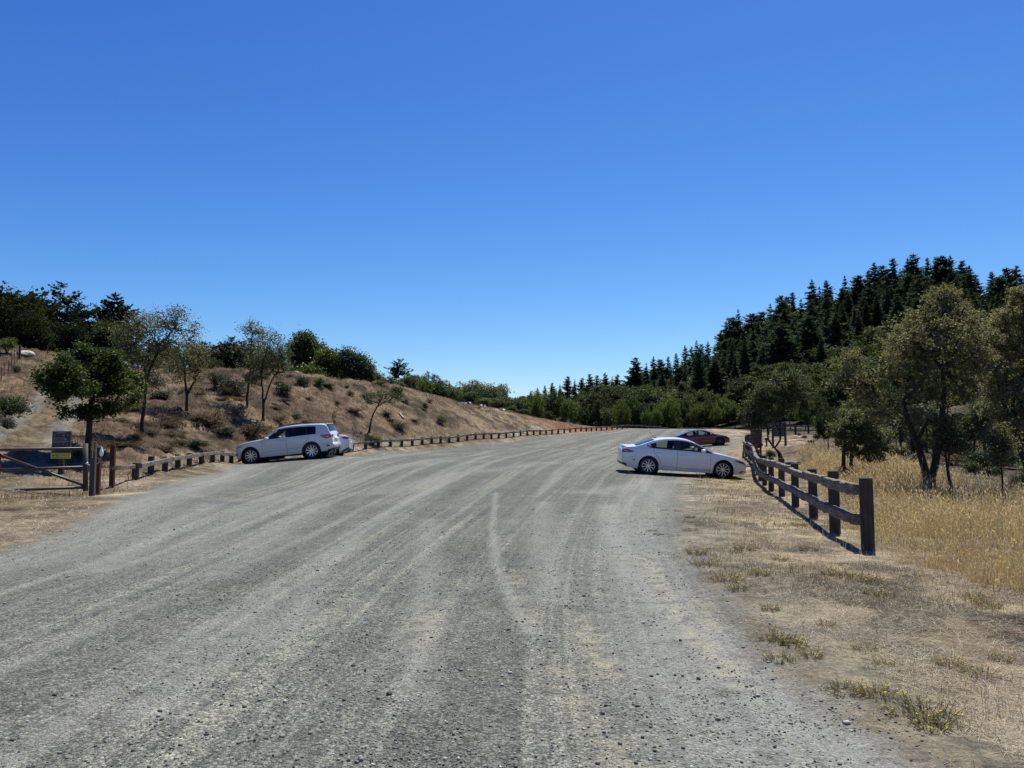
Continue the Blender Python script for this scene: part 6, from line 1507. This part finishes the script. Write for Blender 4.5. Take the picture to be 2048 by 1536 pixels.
# ------------------------------------------------------------------ things behind the right fence
kb = GU(1557, 50); kb = GG(kb.x, kb.y); ks = kb.y / F
ki = thing('information_board', 'large grey information board on two posts seen from behind, beside the spreading oak', 'sign', kb, -.15)
W_ = 24 * ks; H_ = 1.60
for sx_ in (-1, 1):
    mb = MB(); mb.cbox((sx_ * W_ / 2, 0, H_ / 2 - .15), (.13, .13, H_ + .3), .01); mb.build('post', M['post'], ki)
mb = MB(); mb.cbox((0, .02, H_ * .70), (W_ - .13, .06, H_ * .54), .008); mb.build('panel', M['kiosk'], ki)
for z in (.97, .71, .44):
    mb = MB(); mb.cbox((0, -.03, H_ * z), (W_ - .14, .035, .06), .006); mb.build('batten', M['kiosk'], ki)
for u, v, vt, lb in ((1519.5, 903, 887, 'short red brown marker post with square plaque behind the fence'), (1531.5, 894, 880.5, 'second red brown marker post, farther and smaller, left of the information board')):
    pb_ = hit(u, v, 25); pb_ = GU(u, 46 if v > 900 else 56); pb_ = GG(pb_.x, pb_.y); hh = .62; mk_ = thing('marker_post', lb, 'sign', pb_)
    mb = MB(); mb.cbox((0, 0, hh / 2 - .1), (.10, .08, hh + .2), .008); mb.build('post', M['redpost'], mk_)
    mb = MB(); mb.cbox((0, -.055, hh - .06), (.27, .03, .15), .006); mb.build('plaque', M['redpost'], mk_)
db = GU(1511, 54); db = GG(db.x, db.y); ds = thing('trash_enclosure', 'dark brown timber bin enclosure standing behind the fence', 'bin', db)
mb = MB(); mb.cbox((0, 0, .62), (.62, .6, 1.24), .02); mb.build('bin_body', plain('dark_brown_steel', (.03, .02, .018), .6), ds)
mb = MB(); mb.cbox((0, 0, 1.27), (.70, .68, .07), .02); mb.build('lid', M['post'], ds)
tp_ = GU(1508, 50); tp_ = GG(tp_.x, tp_.y); tt_ = thing('timber_post', 'single pale timber post in front of the dark bin behind the fence', 'post', tp_)
mb = MB(); mb.cbox((0, 0, .52), (.16, .16, 1.25), .012); mb.build('post', M['post'], tt_)
# ------------------------------------------------------------------ upper left: stakes, pale rock, utility pole
for i, (u, v, vt) in enumerate([(2, 765, 735), (8, 755, 727), (16, 751, 720), (23, 744, 705), (28, 733, 701), (34, 726, 702), (95, 708, 694), (110, 707, 692)]):
    b = hit(u, v, 20); b = GG(b.x, b.y); hh = max((v - vt) / F * b.y, .9)
    st = thing('metal_stake', 'thin rusty metal fence stake on the slope at the left edge', 'stake', b, group='rusty fence stakes on the left slope')
    mb = MB(); mb.box((0, 0, hh / 2 - .1), (.045, .012, hh + .2)); mb.box((0, .02, hh / 2 - .1), (.012, .04, hh + .2)); o = mb.build('stake', M['rust'], st); o.rotation_euler = (0, random.uniform(-.06, .06), 0)
b = hit(39, 718, 20); b = GG(b.x, b.y); st = thing('timber_post', 'grey timber post beside the pale boulder at the top of the track', 'post', b)
mb = MB(); mb.cbox((0, 0, .45), (.14, .14, 1.3), .01); mb.build('post', M['post'], st)
b = hit(50, 716, 20); b = GG(b.x, b.y)
me = bpy.data.meshes.new('pale_boulder'); import bmesh
bm = bmesh.new(); bmesh.ops.create_icosphere(bm, subdivisions=4, radius=1)
for v in bm.verts:
    c = v.co; nn = float(fbm(c.x * 1.7 + 5 + c.z, c.y * 1.7 + 3 - c.z, 5, 4)[()]) if False else float(fbm(np.array([c.x * 1.7 + 5 + c.z]), np.array([c.y * 1.7 + 3 - c.z]), 5, 4)[0])
    v.co = c * (.75 + .5 * nn); v.co.x *= 1.0; v.co.y *= .7; v.co.z *= .42
bm.to_mesh(me); bm.free(); o = bpy.data.objects.new('pale_boulder', me); COL.objects.link(o); me.materials.append(M['rock']); o.location = b + Vector((0, 0, .18)); o.scale = (.8, .8, .8)
tag(o, 'pale cream boulder at the top of the dirt track', 'rock')
b = GU(58, 112); ptop = at(58, 592, 112); up_ = thing('utility_pole', 'wooden utility pole with one crossarm above the trees at upper left', 'pole', b)
hh = ptop.z - b.z; mb = MB(); mb.tube([(0, 0, -.3), (0, 0, hh)], [.17, .10], 8); mb.build('pole', M['bark'], up_, True)
mb = MB(); mb.cbox((0, -.12, hh - .75), (1.6, .1, .12), .01); mb.build('crossarm', M['bark'], up_)
for x_ in (-.7, .7, .3):
    mb = MB(); mb.lathe([(.001, 0), (.05, 0), (.06, .1), (.03, .2), (.001, .22)], 8, 0, 'z', (x_, -.12, hh - .69)); mb.build('insulator', M['signgrey'], up_)
# logs on the bank
for u, v, L, a, lb in ((803, 834, .8, -.9, 'small bleached log lying on the bare bank'), (552, 812, .6, .2, 'pale weathered stump lying under the forked tree'), (720, 820, 2.1, -.8, 'thin bleached branch lying on the bank left of the sapling'), (1025, 823, .6, .1, 'pale rock like log at the far end of the bank')):
    b = hit(u, v, 12); b = GG(b.x, b.y); mb = MB(); beam(mb, (-L / 2, 0, 0), (L / 2, 0, 0), .13 if L < 2 else .04, .12 if L < 2 else .04, u, 6)
    o = mb.build('fallen_log', M['log']); o.location = b + Vector((0, 0, .08)); e = GG(b.x + math.cos(a), b.y + math.sin(a)) - b; o.rotation_euler = (0, -math.atan2(e.z, 1), a); tag(o, lb, 'log')

# ------------------------------------------------------------------ light, sky, camera
SV = Vector((.20, .45, 1)).normalized(); EL = math.asin(SV.z); AZM = math.atan2(SV.x, SV.y)
L = bpy.data.lights.new('sun', 'SUN'); L.energy = 5.0; L.angle = math.radians(.53); L.color = (1, .965, .86)
lo = bpy.data.objects.new('sun', L); COL.objects.link(lo); lo.rotation_euler = SV.to_track_quat('Z', 'Y').to_euler(); lo.location = (0, 0, 60)
w = bpy.data.worlds.new('World'); SC.world = w; w.use_nodes = True; nt = w.node_tree
bg = nt.nodes['Background']; sk = nt.nodes.new('ShaderNodeTexSky'); sk.sky_type = 'NISHITA'; sk.sun_disc = False
sk.sun_elevation = EL; sk.sun_rotation = AZM; sk.altitude = 300; sk.air_density = 1.0; sk.dust_density = .3; sk.ozone_density = 3.0
sp = nt.nodes.new('ShaderNodeSeparateColor'); cb = nt.nodes.new('ShaderNodeCombineColor'); nt.links.new(sk.outputs[0], sp.inputs[0])
for i, (a_, p_) in enumerate(((.16, 1.75), (.313, 1.43), (.97, .95))): nt.links.new(mth(nt, 'MULTIPLY', mth(nt, 'POWER', sp.outputs[i], p_), a_), cb.inputs[i])
nt.links.new(cb.outputs[0], bg.inputs[0]); bg.inputs[1].default_value = .10
cd = bpy.data.cameras.new('camera'); cam = bpy.data.objects.new('camera', cd); COL.objects.link(cam)
cd.sensor_fit = 'HORIZONTAL'; cd.sensor_width = 36; cd.lens = F / 2048 * 36; cd.clip_end = 9000; cd.clip_start = .05
cam.location = (0, 0, EYE); cam.rotation_euler = (math.pi / 2 + PITCH, 0, 0); SC.camera = cam
SC.view_settings.view_transform = 'Standard'; SC.view_settings.look = 'None'; SC.view_settings.exposure = .55; SC.view_settings.gamma = 1
SC.render.film_transparent = False
SC.cycles.max_bounces = 6; SC.cycles.transparent_max_bounces = 12
